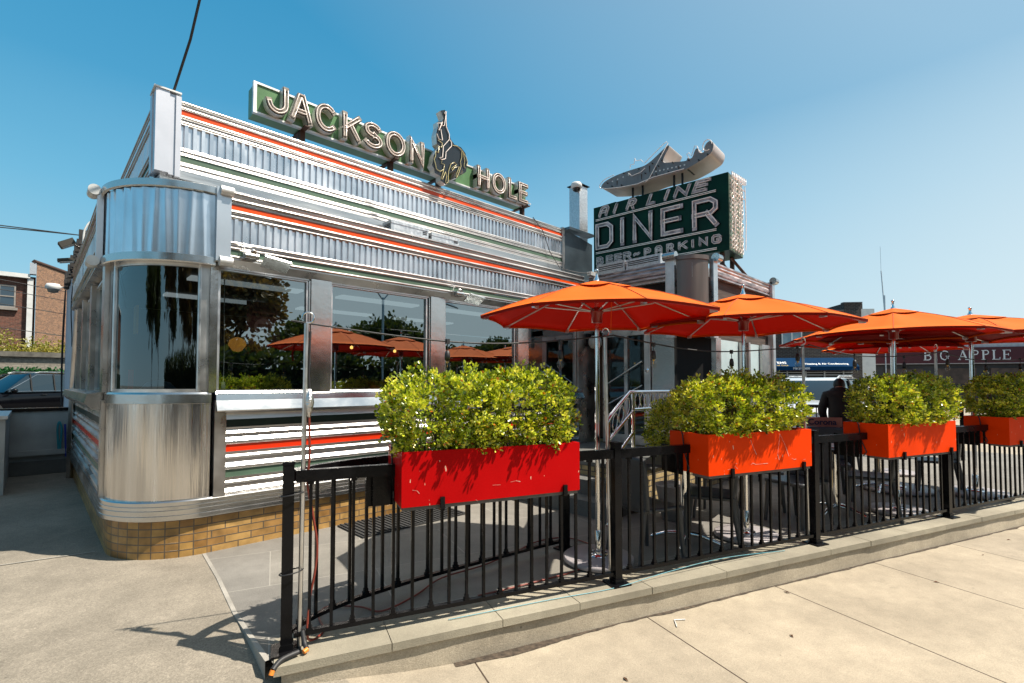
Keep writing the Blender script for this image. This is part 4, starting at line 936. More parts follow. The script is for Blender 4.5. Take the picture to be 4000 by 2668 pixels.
mb.tube(cl_([(-1.70, 5.62), (-1.69, 5.68), (-1.62, 5.67), (-1.60, 5.78), (-1.58, 5.72), (-1.48, 5.71), (-1.44, 5.66)], .06), .006, 5)
mb.tube(cl_([(-1.75, 5.55), (-1.68, 5.48), (-1.5, 5.50), (-1.42, 5.55)], .03), .006, 5)
mb.build('neon_tube', NEON, DS, air)
mb = MB()
for x, z in ((-2.2, 5.49), (-1.85, 5.58), (-1.55, 5.58), (-1.42, 5.46), (-1.28, 5.60), (-1.12, 5.72), (-1.0, 5.80), (-1.1, 5.60), (-1.17, 5.52), (-.9, 5.50), (-.62, 5.46), (-1.2, 5.36), (-.98, 5.36), (-1.9, 5.37), (-2.1, 5.40), (-.45, 5.41), (-.3, 5.46), (-1.3, 5.40)):
    mb.cyl(TP(x, 0, z), TP(x, .035, z), .011, n=8); mb.nxt()
mb.buildm('insulator', BLACK, DS, parent=air)
mb = MB()
for x, z, L in ((-1.5, 5.42, .10), (-1.22, 5.44, .16), (-.8, 5.38, .07), (-2.0, 5.44, .08), (-1.34, 5.52, .12)):
    mb.poly([TP(x - .012, .003, z + L / 2), TP(x + .012, .003, z + L / 2), TP(x + .006, .003, z - L / 2), TP(x - .006, .003, z - L / 2)]); mb.nxt()
mb.buildm('rust_streak', RUST, DS, parent=air)
mb = MB()
for x in (-1.75, -1.55, -.95, -.8): mb.box((x, .15, 1.65), (x + .03, .18, 1.95)); mb.nxt()
mb.box((-1.0, .1, 1.93), (-.65, .4, 1.96)); mb.nxt(); mb.box((-1.78, .12, 1.66), (-1.6, .3, 1.72)); mb.buildm('mount', BLACKM, DS, parent=air)
# ------------------------------------------------------------------ roof clutter
def tin(name, label, cat, A_, B_, group=None, mats=GALV2):
    t = thing(name, label, cat, ((A_[0] + B_[0]) / 2, (A_[1] + B_[1]) / 2, A_[2]), group=group)
    mb = MB(); mb.box(A_, B_); mb.build('case', mats, t, bevel=.006)
    mb = MB(); mb.box((A_[0] - .006, A_[1] - .006, B_[2] - .03), (B_[0] + .006, B_[1] + .006, B_[2] + .004)); mb.build('lid', mats, t, bevel=.003)
    mb = MB()
    for i in range(3):
        z = lerp(A_[2], B_[2], .35 + .18 * i); mb.box((A_[0] - .004, A_[1] + .03, z), (A_[0] - .001, B_[1] - .03, z + .012)); mb.box((B_[0] - .08, A_[1] - .004, z), (B_[0] - .02, A_[1] - .001, z + .01))
    mb.build('vent_slot', BLACK, t); return t
gb = 'galvanised transformer boxes on the roof ledges'
tin('transformer_box', 'left galvanised box on the ledge below the horse emblem', 'metal box', (2.86, 4.90, 3.37), (3.36, 5.08, 3.49), gb)
tin('transformer_box', 'right galvanised box with a white sticker on the ledge below the horse emblem', 'metal box', (3.41, 4.90, 3.37), (3.82, 5.08, 3.46), gb)
tin('transformer_box', 'grey steel box under the letters BEER nearest the dark wall', 'metal box', (6.56, 4.25, 3.40), (6.8, 4.77, 3.56), gb)
tin('transformer_box', 'grey slotted steel box under the word PARKING', 'metal box', (6.56, 3.64, 3.40), (6.85, 4.22, 3.55), gb)
def floodlight(x, y, z, label, d=1):
    t = thing('floodlight', label, 'floodlight', (x, y, z), group='floodlights under the eaves')
    mb = MB(); mb.box((x - .06, y - .02, z - .03), (x + .05, y + .05, z + .03)); mb.cyl((x - .05, y - .04, z), (x + .06, y - .04, z), .028); mb.cyl((x + .02, y - .06, z + .03), (x + .02, y - .02, z + .05), .02); mb.build('mount', STEEL, t, bevel=.004)
    mb = MB(); M = Matrix.Translation((x + .18, y - .10, z - .05)) @ Matrix.Rotation(R(-28), 4, 'X') @ Matrix.Rotation(R(10), 4, 'Y')
    mb.box((-.10, -.075, -.008), (.12, .075, .008), 0, M); mb.build('reflector', STEEL, t, bevel=.003)
    mb = MB(); mb.tube([(x - .05, y + .03, z + .03), (x - .04, y + .0, z + .1), (x - .05, y + .045, z + .12)], .005); mb.build('cable', WHITEP, t); return t
floodlight(1.36, 4.75, 2.77, 'silver floodlight over the window nearest the curved corner')
floodlight(3.68, 4.75, 2.73, 'small silver floodlight over the post between second and third window')
# vent stacks and camera
for (x, y, z0, z1, h, lb) in ((7.9, 6.2, 3.3, 5.62, .13, 'tall galvanised square flue with a flat cap left of the diner sign'), (9.15, 6.2, 3.3, 5.55, .13, 'short galvanised flue peeking over the diner sign')):
    t = thing('roof_flue', lb, 'flue', (x, y, z0)); mb = MB(); mb.box((x - h, y - h, z0), (x + h, y + h, z1)); mb.box((x - h - .004, y - h - .004, lerp(z0, z1, .62)), (x + h + .004, y + h + .004, lerp(z0, z1, .62) + .02)); mb.build('duct', GALV2, t, bevel=.004)
    mb = MB(); mb.box((x - h - .035, y - h - .035, z1 + .02), (x + h + .035, y + h + .035, z1 + .032)); mb.box((x - h + .01, y - h + .01, z1), (x + h - .01, y + h - .01, z1 + .02)); mb.build('cap', BLACKM, t)
t = thing('security_camera', 'white dome camera on the flue left of the diner sign', 'camera', (7.68, 6.1, 5.5))
mb = MB(); mb.lathe([(0, .06), (.09, .06), (.11, .03), (.11, -.03), (.08, -.05)], (7.66, 6.06, 5.56), 18); mb.build('housing', WHITEP, t)
mb = MB(); mb.lathe([(.085, -.05), (.07, -.09), (.03, -.115), (0, -.12)], (7.66, 6.06, 5.56), 18); mb.build('dome', pm('smoked_dome', (.02, .02, .02), .1), t)
mb = MB(); mb.box((7.7, 6.02, 5.48), (7.765, 6.12, 5.60)); mb.build('bracket', WHITEP, t, bevel=.005)
t = thing('roof_conduit', 'small grey conduit box at the right end of the lower orange stripe', 'conduit', (6.3, 4.75, 3.3))
mb = MB(); mb.box((6.3, 4.70, 3.36), (6.48, 4.78, 3.42)); mb.cyl((6.45, 4.74, 3.0), (6.45, 4.74, 3.36), .018); mb.build('box', LETS, t, bevel=.004)
mb = MB(); mb.tube([(6.3, 4.74, 3.39), (6.1, 4.8, 3.38), (5.9, 5.0, 3.45), (5.75, 5.08, 3.7), (5.6, 5.09, 4.0), (5.4, 5.11, 4.17)], .006); mb.tube([(6.48, 4.74, 3.39), (6.6, 4.6, 3.36), (6.65, 4.5, 3.38)], .006); mb.build('cable', RUBBER, t)
# overhead service cable at the parapet corner
t = thing('service_cable', 'thick black overhead cable rising from the parapet corner', 'cable', (.86, 5.2, 4.18))
mb = MB(); mb.tube([(.83, 5.2, 4.19), (.905, 4.9, 4.6), (1.02, 4.2, 5.7), (1.35, 2.0, 9.5)], .011); mb.build('cable_run', RUBBER, t)
# ================================================================== street side objects
def anim(lst): return lst
# ---- iron fence along the coping
FE = thing('street_fence', 'long black metal railing standing on the stone coping along the pavement', 'fence', fl(0, 0, .2))
SP = 2.172
for k in range(5):
    s_ = k * SP
    mb = MB(); mb.box((s_ - .029, -.029, .215), (s_ + .029, .029, 1.212), 0, FM); mb.box((s_ - .036, -.036, .215), (s_ + .036, .036, .245), 0, FM); mb.box((s_ - .032, -.032, 1.205), (s_ + .032, .032, 1.222), 0, FM)
    mb.box((s_ - .075, -.075, .203), (s_ + .075, .075, .214), 0, FM); mb.build('post', BLACKM, FE, bevel=.004)
    if k == 4: break
    mb = MB(); mb.box((s_ + .036, -.022, 1.106), (s_ + SP - .036, .022, 1.17), 0, FM); mb.build('top_rail', BLACKM, FE, bevel=.003)
    mb = MB(); mb.box((s_ + .036, -.016, .268), (s_ + SP - .036, .016, .293), 0, FM); mb.build('bottom_rail', BLACKM, FE, bevel=.002)
    for i in range(1, 19):
        x = s_ + SP * i / 19
        mb = MB(); mb.box((x - .0085, -.0085, .294), (x + .0085, .0085, 1.105), 0, FM)
        if i % 2: 
            mb.box((x - .017, -.017, .294), (x + .017, .017, .306), 0, FM); mb.box((x - .012, -.012, .306), (x + .012, .012, .325), 0, FM)
            mb.box((x - .017, -.017, 1.09), (x + .017, .017, 1.1045), 0, FM)
        mb.build('baluster', BLACKM, FE)
# ---- curved inner fence
IF = thing('inner_fence', 'shorter black railing curving from the first post toward the diner steps', 'fence', (1.1, 2.9, .2))
CP = [(1.03, 2.84), (1.12, 2.90), (1.24, 2.95), (1.38, 2.98), (1.55, 3.0), (1.97, 2.995), (2.52, 2.94), (3.0, 2.88), (3.34, 2.83)]
mb = MB(); 
def nrm_path(P):
    out = []
    for i, p in enumerate(P):
        a = P[max(0, i - 1)]; b = P[min(len(P) - 1, i + 1)]; d = Vector((b[0] - a[0], b[1] - a[1])).normalized(); out.append((p[0], p[1], d.y, -d.x))
    return out
NP = nrm_path(CP)
def railm(w_, z0, z1):
    m = MB(); m.sweep([(-w_, z0), (w_, z0), (w_, z1), (-w_, z1), (-w_, z0)], NP, 0); return m
railm(.02, 1.10, 1.165).build('top_rail', BLACKM, IF); railm(.015, .262, .285).build('bottom_rail', BLACKM, IF)
acc = [0]
for i in range(1, len(CP)): acc.append(acc[-1] + math.dist(CP[i], CP[i - 1]))
nb = 20
for i in range(1, nb):
    t = acc[-1] * i / nb; j = max(q for q in range(len(acc)) if acc[q] <= t); j = min(j, len(CP) - 2); u = (t - acc[j]) / (acc[j + 1] - acc[j])
    x, y = lerp(CP[j][0], CP[j + 1][0], u), lerp(CP[j][1], CP[j + 1][1], u)
    mb = MB(); mb.box((x - .0085, y - .0085, .286), (x + .0085, y + .0085, 1.099))
    if i % 2: mb.box((x - .017, y - .017, .286), (x + .017, y + .017, .30)); mb.box((x - .012, y - .012, .30), (x + .012, y + .012, .32))
    mb.build('baluster', BLACKM, IF)
mb = MB(); mb.box((3.345, 2.79, .212), (3.415, 2.86, 1.21)); mb.box((3.31, 2.755, .2), (3.45, 2.895, .211)); mb.build('post', BLACKM, IF, bevel=.004)
# ---- foliage
def leaf_cloud(mb, pts, size, per=7, up=.35, spread=.02, seed=0, orange=.03, tip=None):
    """sprigs of small folded leaves around each point (p, outward dir)"""
    rnd = random.Random(seed)
    for p, d in pts:
        base = rnd.uniform(.15, .95)
        for q in range(per):
            o = Vector((rnd.gauss(0, 1), rnd.gauss(0, 1), rnd.gauss(0, 1))).normalized()
            ax = (d * .7 + o * .9 + Vector((0, 0, up))).normalized()
            sd = ax.cross(Vector((rnd.gauss(0, 1), rnd.gauss(0, 1), rnd.gauss(0, 1)))).normalized(); nn = ax.cross(sd)
            c = Vector(p) + o * spread * rnd.random() + d * spread * rnd.uniform(-.6, .8)
            L = size * rnd.uniform(.6, 1.2); W = L * .30
            k = len(mb.v)
            mb.v += [tuple(c), tuple(c + ax * L * .35 + sd * W + nn * W * .3), tuple(c + ax * L * .78 + sd * W * .8 + nn * W * .3), tuple(c + ax * L), tuple(c + ax * L * .78 - sd * W * .8 + nn * W * .3), tuple(c + ax * L * .35 - sd * W + nn * W * .3)]
            mb.f += [(k, k + 1, k + 2, k + 3), (k, k + 3, k + 4, k + 5)]; mb.m += [0, 0]; mb.u += [None, None]; mb.s += [False, False]
            vv = min(.955, max(.02, base + rnd.uniform(-.2, .2)))
            if rnd.random() < orange: vv = rnd.uniform(.965, 1)
            mb.at += [vv, vv]
def lump(x, y, z, f=3.): return mnoise.noise(Vector((x * f, y * f, z * f)))
def box_shrub(seed, L=1.18, n=3000, size=.027, per=8):
    """three or so merging clipped domes of leafy sprigs"""
    rnd = random.Random(seed * 13); pts = []
    dm = []
    nd = 4 if seed == 1 else 3
    for k in range(nd):
        x = lerp(-L * .325, L * .325, k / (nd - 1)) + rnd.uniform(-.03, .03)
        dm.append((Vector((x, rnd.uniform(-.03, .03), rnd.uniform(-.03, .03))), Vector((L / nd * rnd.uniform(.72, .90), rnd.uniform(.25, .29), rnd.uniform(.235, .285)))))
    def inside(q, k0):
        return any(k != k0 and ((q.x - c.x) / r.x) ** 2 + ((q.y - c.y) / r.y) ** 2 + ((q.z - c.z) / r.z) ** 2 < .72 for k, (c, r) in enumerate(dm))
    while len(pts) < n:
        k = rnd.randrange(nd); c, r = dm[k]; u = Vector((rnd.gauss(0, 1), rnd.gauss(0, 1), rnd.gauss(0, 1))).normalized()
        v = Vector([math.copysign(abs(a_) ** .78, a_) for a_ in u]); lm = lump(u.x * 1.3 + seed * 7, u.y * 1.3 + k * 5, u.z * 1.3, 2.6) * .24 + lump(u.x + seed, u.y, u.z + k, 6) * .16
        rr = 1 + lm - abs(rnd.gauss(0, .07))
        if rnd.random() < .12: rr *= rnd.uniform(.45, .9)
        q = Vector((c.x + v.x * r.x * rr, c.y + v.y * r.y * rr, c.z + v.z * r.z * rr))
        if q.z < -.235 or inside(q, k): continue
        if lump(q.x + seed, q.y, q.z, 8) < -.27 and rr > .72: continue
        pts.append((q, (u + Vector((0, 0, .3))).normalized()))
    for i in range(60):   # stray shoots
        k = rnd.randrange(nd); c, r = dm[k]; a = rnd.uniform(0, 2 * pi); e = rnd.uniform(.2, 1.4); d = Vector((cos(a) * cos(e), sin(a) * cos(e), sin(e))); b = c + Vector((d.x * r.x, d.y * r.y, d.z * r.z)) * .98; d2 = (d + Vector((0, 0, .9))).normalized(); h = rnd.uniform(.03, .085)
        for q in range(3): pts.append((b + d2 * h * q / 2, d2))
    mb = MB(); leaf_cloud(mb, pts, size, per, .35, .022, seed, .022); st = MB()
    for i in range(40):
        x = rnd.uniform(-.40, .40) * L; y = rnd.uniform(-.12, .12); p0 = Vector((x, y, -.27)); p2 = Vector((x * 1.12 + rnd.uniform(-.1, .1), y * 1.8, rnd.uniform(0, .2)))
        st.tube([p0, (p0 + p2) / 2 + Vector((rnd.uniform(-.05, .05), rnd.uniform(-.03, .03), 0)), p2], lambda t: .006 - .0035 * t, 4)
    return mb, st
def planter(k, s0, mat, label, slabel, L=1.16, drop=0.):
    c = fl(s0 + L / 2, 0, 0); M = Matrix.Translation((c[0], c[1], 0)) @ Matrix.Rotation(FANG, 4, 'Z')
    t = thing('planter_box', label, 'planter', (c[0], c[1], .95), group='planter boxes hanging on the railing')
    w_ = .205; z0, z1 = .953, 1.262; th = .018
    mb = MB()
    mb.box((-L / 2, -w_, z0), (L / 2, -w_ + th, z1), 0, M); mb.box((-L / 2, w_ - th, z0), (L / 2, w_, z1), 0, M)
    mb.box((-L / 2, -w_ + th, z0), (-L / 2 + th, w_ - th, z1), 0, M); mb.box((L / 2 - th, -w_ + th, z0), (L / 2, w_ - th, z1), 0, M)
    mb.build('box', mat, t, bevel=.004)
    mb = MB(); mb.box((-L / 2 + th + .001, -w_ + th + .001, z0 + .15), (L / 2 - th - .001, w_ - th - .001, z1 - .03), 0, M); mb.build('soil', SOIL, t)
    mb = MB(); mb.box((-L / 2 + .01, -w_ + .01, z0 - .022), (L / 2 - .01, -.03, z0 - .001), 0, M); mb.build('bottom_board', pm('grey_board', (.12, .11, .10), .8, 0, .3, 8), t)
    for x in (-L * .30, L * .40):
        mb = MB(); mb.box((x - .013, -w_ - .022, z0 - .03), (x + .013, -w_ - .004, z0 + .045), 0, M); mb.box((x - .013, -w_ - .022, z0 - .03), (x + .013, w_ + .02, z0 - .023), 0, M); mb.build('bracket', BLACKM, t, bevel=.002)
    mb = MB(); mb.tube([M @ Vector((-L / 2 + .0 - .006, w_ - .14, z1 + .004)), M @ Vector((-L / 2 - .006, w_ - .15, z1 - .02)), M @ Vector((-L / 2 - .007, w_ - .17, z0 + .15)), M @ Vector((-L / 2 - .007, w_ - .22, z0 + .03)), M @ Vector((-L / 2 - .006, w_ - .19, z0 - .01))], .005); mb.build('strap', RUBBER, t)
    mb = MB(); mb.box((-L / 2 - .012, .055, z0 - .03), (-L / 2 - .002, w_ + .09, z0 + .19), 0, M) if k else mb.box((-L / 2 - .16, .03, z0 - .03), (-L / 2 - .002, .05, z1 - .12), 0, M)
    mb.build('end_plate', BLACKM, t)
    sm, stt = box_shrub(k + 1)
    sh = thing('boxwood_shrub', slabel, 'shrub', (c[0], c[1], 1.24), FANG, 'clipped boxwood shrubs in the planter boxes', local=True)
    sm.v = [(x, y, z + .245) for x, y, z in sm.v]; stt.v = [(x, y, z + .245) for x, y, z in stt.v]
    kx, kz, sx = ((.97, .92, .0), (.82, .86, -.06), (.76, .90, .03), (.92, .92, 0))[k]
    for m_ in (sm, stt): m_.v = [(x * kx + sx, y, z * kz - (.012 if k == 0 else 0)) for x, y, z in m_.v]
    sm.build('foliage', LEAF, sh); stt.build('stem', BARK, sh)
planter(0, .575, PL_RED, 'crimson planter box nearest the camera and the first post', 'boxwood in the crimson planter box nearest the camera')
planter(1, 2.86, PL_ORA, 'bright orange red planter box with white paint scratches beside the handrail', 'boxwood in the scratched orange red planter box beside the handrail')
planter(2, 5.10, PL_ORA, 'orange red planter box right of the third fence post', 'boxwood in the third planter box, in front of the white vehicle')
planter(3, 7.36, PL_ORA, 'orange red planter box cut off by the right picture edge', 'boxwood in the planter box cut off by the right picture edge')
def px_plane(px, off):
    f, cy = 1929.8, 1431.7; A = R(45.87); p_ = R(1.915)
    fw = Vector((cos(A), sin(A), 0)); rt = Vector((sin(A), -cos(A), 0)); up = Vector((0, 0, 1)); FW = fw * cos(p_) + up * sin(p_); UP = up * cos(p_) - fw * sin(p_)
    C = Vector((0, 0, 1.65)); N_ = Vector((NX, NY, 0)); out = []
    for X, Y in px:
        d = FW + rt * ((X - 2000) / f) - UP * ((Y - cy) / f); t = ((FP + N_ * off - C).dot(N_)) / d.dot(N_); out.append(C + d * t)
    return out
def scratches(root_label, lines, wd=.0022):
    root = [o for o in S.objects if o.get('label') == root_label][0]; mb = MB()
    for L in lines:
        P = px_plane(L, .2075)
        for i in range(len(P) - 1):
            d = (P[i + 1] - P[i]).normalized(); n_ = Vector((NX, NY, 0)).cross(d) * wd * (1.6 if i % 2 else .8); mb.poly([P[i] - n_, P[i + 1] - n_, P[i + 1] + n_, P[i] + n_])
        mb.nxt()
    mb.buildm('paint_scratch', pm('bare_primer', (.62, .45, .36), .6), root)
zb_ = lambda L: [(2300 + x * .4254, 1650 + y * .4254) for x, y in L]
z2_ = lambda L: [(1000 + x * .8723, 1300 + y * .8723) for x, y in L]
scratches('bright orange red planter box with white paint scratches beside the handrail', [zb_(L) for L in ([(1485, 160), (1515, 240), (1540, 295)], [(1755, 105), (1735, 295), (1750, 345)], [(1755, 105), (1808, 220), (1838, 310)], [(1275, 435), (1310, 425)], [(1340, 400), (1370, 428)], [(1350, 375), (1362, 380)], [(1490, 388), (1505, 372), (1535, 385), (1605, 378), (1645, 375)], [(1865, 330), (1885, 340), (1905, 335)], [(1972, 342), (1990, 335)], [(1735, 290), (1738, 302)])], .0012)
scratches('crimson planter box nearest the camera and the first post', [z2_(L) for L in ([(1060, 682), (1095, 680)], [(1140, 668), (1165, 662), (1185, 666)], [(700, 704), (722, 708), (732, 720)], [(985, 745), (992, 754)], [(1375, 695), (1395, 697)], [(586, 775), (600, 768)])], .0008)
# shrub behind the handrail
t = thing('yellow_green_bush', 'round yellow and dark green bush in a low pot behind the stair handrail', 'bush', (5.0, 2.62, .2))
rnd = random.Random(5); pts = []
for i in range(1500):
    u = Vector((rnd.gauss(0, 1), rnd.gauss(0, 1), rnd.gauss(0, 1))).normalized(); r = 1 - abs(rnd.gauss(0, .18)) + lump(u.x, u.y, u.z, 2.2) * .35
    pts.append((Vector((5.0 + u.x * .34 * r, 2.62 + u.y * .28 * r, 1.16 + u.z * .34 * r)), u))
mb = MB(); leaf_cloud(mb, pts, .03, 6, .2, .03, 9, .0); mb.build('foliage', LEAF, t)
mb = MB(); mb.tube([(5, 2.62, .5), (5.01, 2.62, .9), (4.98, 2.62, 1.2)], .02); mb.build('stem', BARK, t)
mb = MB(); mb.lathe([(0, .2), (.15, .2), (.21, .55), (.22, .56), (.2, .56), (.19, .53), (0, .53)], (5, 2.62, 0), 20); mb.build('pot', pm('stone_pot', (.42, .36, .33), .7, 0, .3, 6), t)

# ---- umbrellas
def umbrella(Rr=.97, zr=2.19, za=2.475, runner=2.25):
    t = thing('patio_umbrella', 'x', 'umbrella', (0, 0, 0), 0, 'orange patio umbrellas', local=True)
    mb = MB(); nr, na = 7, 6
    def P(sec, u, v, lift=0.):
        a0 = 2 * pi * sec / 8; a1 = a0 + 2 * pi / 8
        p0 = Vector((cos(a0), sin(a0))); p1 = Vector((cos(a1), sin(a1))); e = p0.lerp(p1, v)
        edge = 4 * v * (1 - v)
        r = lerp(.0, Rr, u); q = e * r * (1 - .025 * edge * u)
        z = lerp(za, zr, u) + .035 * sin(pi * min(1, u)) * (1 - .55 * edge) - .018 * edge * u * (1 - u) * 2 + .012 * edge * u
        return (q.x, q.y, z + lift)
    for sec in range(8):
        for i in range(nr):
            for j in range(na):
                u0, u1 = lerp(.22, 1, i / nr), lerp(.22, 1, (i + 1) / nr)
                mb.poly([P(sec, u0, j / na), P(sec, u0, (j + 1) / na), P(sec, u1, (j + 1) / na), P(sec, u1, j / na)][::-1], 0, None, True)
        for j in range(na):   # hem
            a = P(sec, 1, j / na); b = P(sec, 1, (j + 1) / na); mb.poly([a, b, (b[0] * .998, b[1] * .998, b[2] - .022), (a[0] * .998, a[1] * .998, a[2] - .022)], 0, None, True)
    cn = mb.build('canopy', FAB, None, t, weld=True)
    mb = MB()
    for sec in range(8): mb.tube([P(sec, lerp(.3, 1, q / 6), 0, .001) for q in range(7)], .0035, 4); mb.nxt()
    mb.buildm('seam', pm('seam_thread', (.50, .07, .004), .8), None, parent=cn)
    mb = MB()
    for sec in range(8):
        for i in range(3):
            for j in range(na):
                u0, u1 = lerp(.02, .31, i / 3), lerp(.02, .31, (i + 1) / 3)
                def Q(u, v): x, y, z = P(sec, u, v); return (x, y, z + .03 - .02 * u / .31 + .012 * 4 * v * (1 - v) * (u / .31))
                mb.poly([Q(u0, j / na), Q(u0, (j + 1) / na), Q(u1, (j + 1) / na), Q(u1, j / na)][::-1], 0, None, True)
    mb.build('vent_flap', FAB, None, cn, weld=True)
    for sec in range(8):
        a = 2 * pi * sec / 8; mb = MB(); c, s_ = cos(a), sin(a)
        mb.tube([(c * .05, s_ * .05, za - .03), (c * Rr * .5, s_ * Rr * .5, lerp(za, zr, .5) + .012), (c * Rr * .97, s_ * Rr * .97, zr - .012)], .0075, 5)
        mb.box((Rr * .96 - .03, -.012, zr - .03), (Rr * .985, .012, zr + .0), 0, Matrix.Rotation(a, 4, 'Z'))
        mb.build('rib', ALU, None, t)
        mb = MB(); mb.tube([(c * .05, s_ * .05, runner), (c * Rr * .52, s_ * Rr * .52, lerp(za, zr, .52) - .0)], .007, 5); mb.build('strut', ALU, None, t)
    mb = MB(); mb.cyl((0, 0, .2), (0, 0, za - .02), .0195, n=16); mb.build('pole', CHROME, None, t)
    mb = MB(); mb.lathe([(.02, runner - .10), (.045, runner - .10), (.045, runner - .03), (.055, runner - .02), (.055, runner + .02), (.02, runner + .03)], n=16); mb.build('runner', pm('red_sleeve', (.28, .012, .008), .3), None, t)
    mb = MB(); mb.lathe([(0, za + .125), (.014, za + .122), (.017, za + .108), (.010, za + .095), (.013, za + .06), (.022, za + .035), (.024, za + .02), (.04, za + .012), (0, za + .01)], n=14); mb.build('finial', CHROME, None, t)
    b = MB(); b.lathe([(0, .2), (.27, .2), (.285, .21), (.285, .235), (.275, .245), (.0, .247)], n=36); bo = b.build('base_disc', MARBLE, None, t)
    b = MB(); b.lathe([(.0, .262), (.075, .258), (.08, .248)], n=20); b.lathe([(.0205, .45), (.026, .44), (.026, .262)], n=14)
    for q in range(4): a = q * pi / 2 + .5; b.cyl((.055 * cos(a), .055 * sin(a), .25), (.055 * cos(a), .055 * sin(a), .285), .009, n=8)
    b.build('base_collar', CHROME, None, bo); 
    return t
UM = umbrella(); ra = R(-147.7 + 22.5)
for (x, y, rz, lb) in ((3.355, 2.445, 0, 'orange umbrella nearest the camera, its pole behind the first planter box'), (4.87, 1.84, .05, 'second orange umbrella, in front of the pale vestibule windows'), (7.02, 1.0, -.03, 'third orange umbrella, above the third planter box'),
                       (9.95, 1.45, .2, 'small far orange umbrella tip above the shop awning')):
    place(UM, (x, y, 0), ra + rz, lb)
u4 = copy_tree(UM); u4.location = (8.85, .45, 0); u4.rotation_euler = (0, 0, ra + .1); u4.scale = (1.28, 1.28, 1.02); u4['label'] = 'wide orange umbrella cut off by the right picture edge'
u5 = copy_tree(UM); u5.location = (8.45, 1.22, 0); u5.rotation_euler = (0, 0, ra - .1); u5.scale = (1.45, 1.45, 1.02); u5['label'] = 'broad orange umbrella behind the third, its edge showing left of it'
def ties(root, pts, label=None):
    mb = MB()
    for P in pts: 
        for i in range(len(P) - 1):
            a, b = Vector(P[i]), Vector(P[i + 1]); mb.poly([a + Vector((-.011, .006, 0)), a + Vector((.011, -.006, 0)), b + Vector((.011, -.006, 0)), b + Vector((-.011, .006, 0))])
        mb.nxt()
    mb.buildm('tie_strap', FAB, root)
t1 = [o for o in S.objects if o.name.startswith('patio_umbrella') and o.type == 'EMPTY']
ties(t1[0], [[(.62, -.10, 2.28), (.66, -.12, 2.12), (.65, -.12, 2.0)], [(.72, .50, 2.2), (.74, .5, 2.08), (.73, .5, 1.98)]])
# ---- lamp poles with string lights
for k in range(4):
    s_ = k * SP + (.045 if k == 0 else -.02); n_ = -.045 if k else .0
    lb = ['thin steel light pole with a ring top strapped to the first fence post', 'thin steel light pole beside the second fence post', 'thin steel light pole beside the third fence post, in front of the white vehicle', 'thin steel light pole beside the fourth fence post'][k]
    b = fl(s_ + (.02 if k == 0 else 0), n_, .21); tp = fl(s_ + (.035 if k == 0 else -.04), n_ + .0, 1.985 + .01 * k)
    t = thing('light_pole', lb, 'pole', b, group='thin steel poles for the string lights')
    mb = MB(); mb.cyl(b, tp, .0125, n=14); mb.build('tube', ALU, t)
    mb = MB(); c = Vector(tp) + Vector((.008, -.003, .032)); mb.tube([c + Vector((FX * .03 * cos(a), FY * .03 * cos(a), .03 * sin(a))) for a in [R(-110 + 300 * i / 16) for i in range(17)]], .0055, 6); mb.build('ring_hook', CHROME, t)
    if k == 0:
        mb = MB()
        for z in (.62, 1.04): mb.tube([fl(.02 + .06 * cos(a), .055 * sin(a), z + .01 * sin(a + 1)) for a in [i * 2 * pi / 12 for i in range(12)]], .004, 5, closed=True); mb.nxt()
        mb.buildm('cable_tie', RUBBER, t)
SL = thing('string_lights', 'black cable of clear bulbs slung between the light poles', 'string lights', fl(0, 0, 1.9))
cps = []
for k in range(4):
    s0 = k * SP; s1 = s0 + SP
    for i in range(17):
        q = i / 16; cps.append(fl(lerp(s0, s1, q), -.03, 2.0 - .085 * 4 * q * (1 - q) + .006 * sin(9 * q + k)))
mb = MB(); mb.tube(cps, .0055, 6); mb.build('cable', RUBBER, SL)
def cz(s_): q = (s_ / SP) % 1; return 2.0 - .085 * 4 * q * (1 - q)
for i in range(11):
    s_ = .085 + .822 * i; z = cz(s_); dr = .07 if i % 3 else .06
    if i == 0: z -= .06
    c = fl(s_, -.03, 0); x, y = c[0], c[1]
    mb = MB(); mb.box((x - .012, y - .01, z - .02), (x + .012, y + .01, z + .012)); mb.cyl((x, y, z - .02), (x + .003, y, z - dr), .003, n=6)
    mb.lathe([(0, z - dr + .01), (.012, z - dr + .008), (.016, z - dr - .012), (.018, z - dr - .02), (.018, z - dr - .055), (.0, z - dr - .056)], (x, y, 0), 14); so = mb.build('socket', RUBBER, SL)
    mb = MB(); zz = z - dr - .056; mb.lathe([(.011, zz), (.013, zz - .008), (.022, zz - .03), (.024, zz - .042), (.019, zz - .058), (.009, zz - .066), (0, zz - .067)], (x, y, 0), 14); mb.build('bulb', GLASS_B, SL, so)
    mb = MB(); mb.lathe([(0, zz + .001), (.009, zz), (.009, zz - .014), (0, zz - .015)], (x, y, 0), 8); mb.tube([(x - .003, y, zz - .014), (x, y, zz - .04), (x + .003, y, zz - .014)], .0012, 4); mb.build('filament', pm('brass', (.6, .4, .12), .3, 1), SL, so)
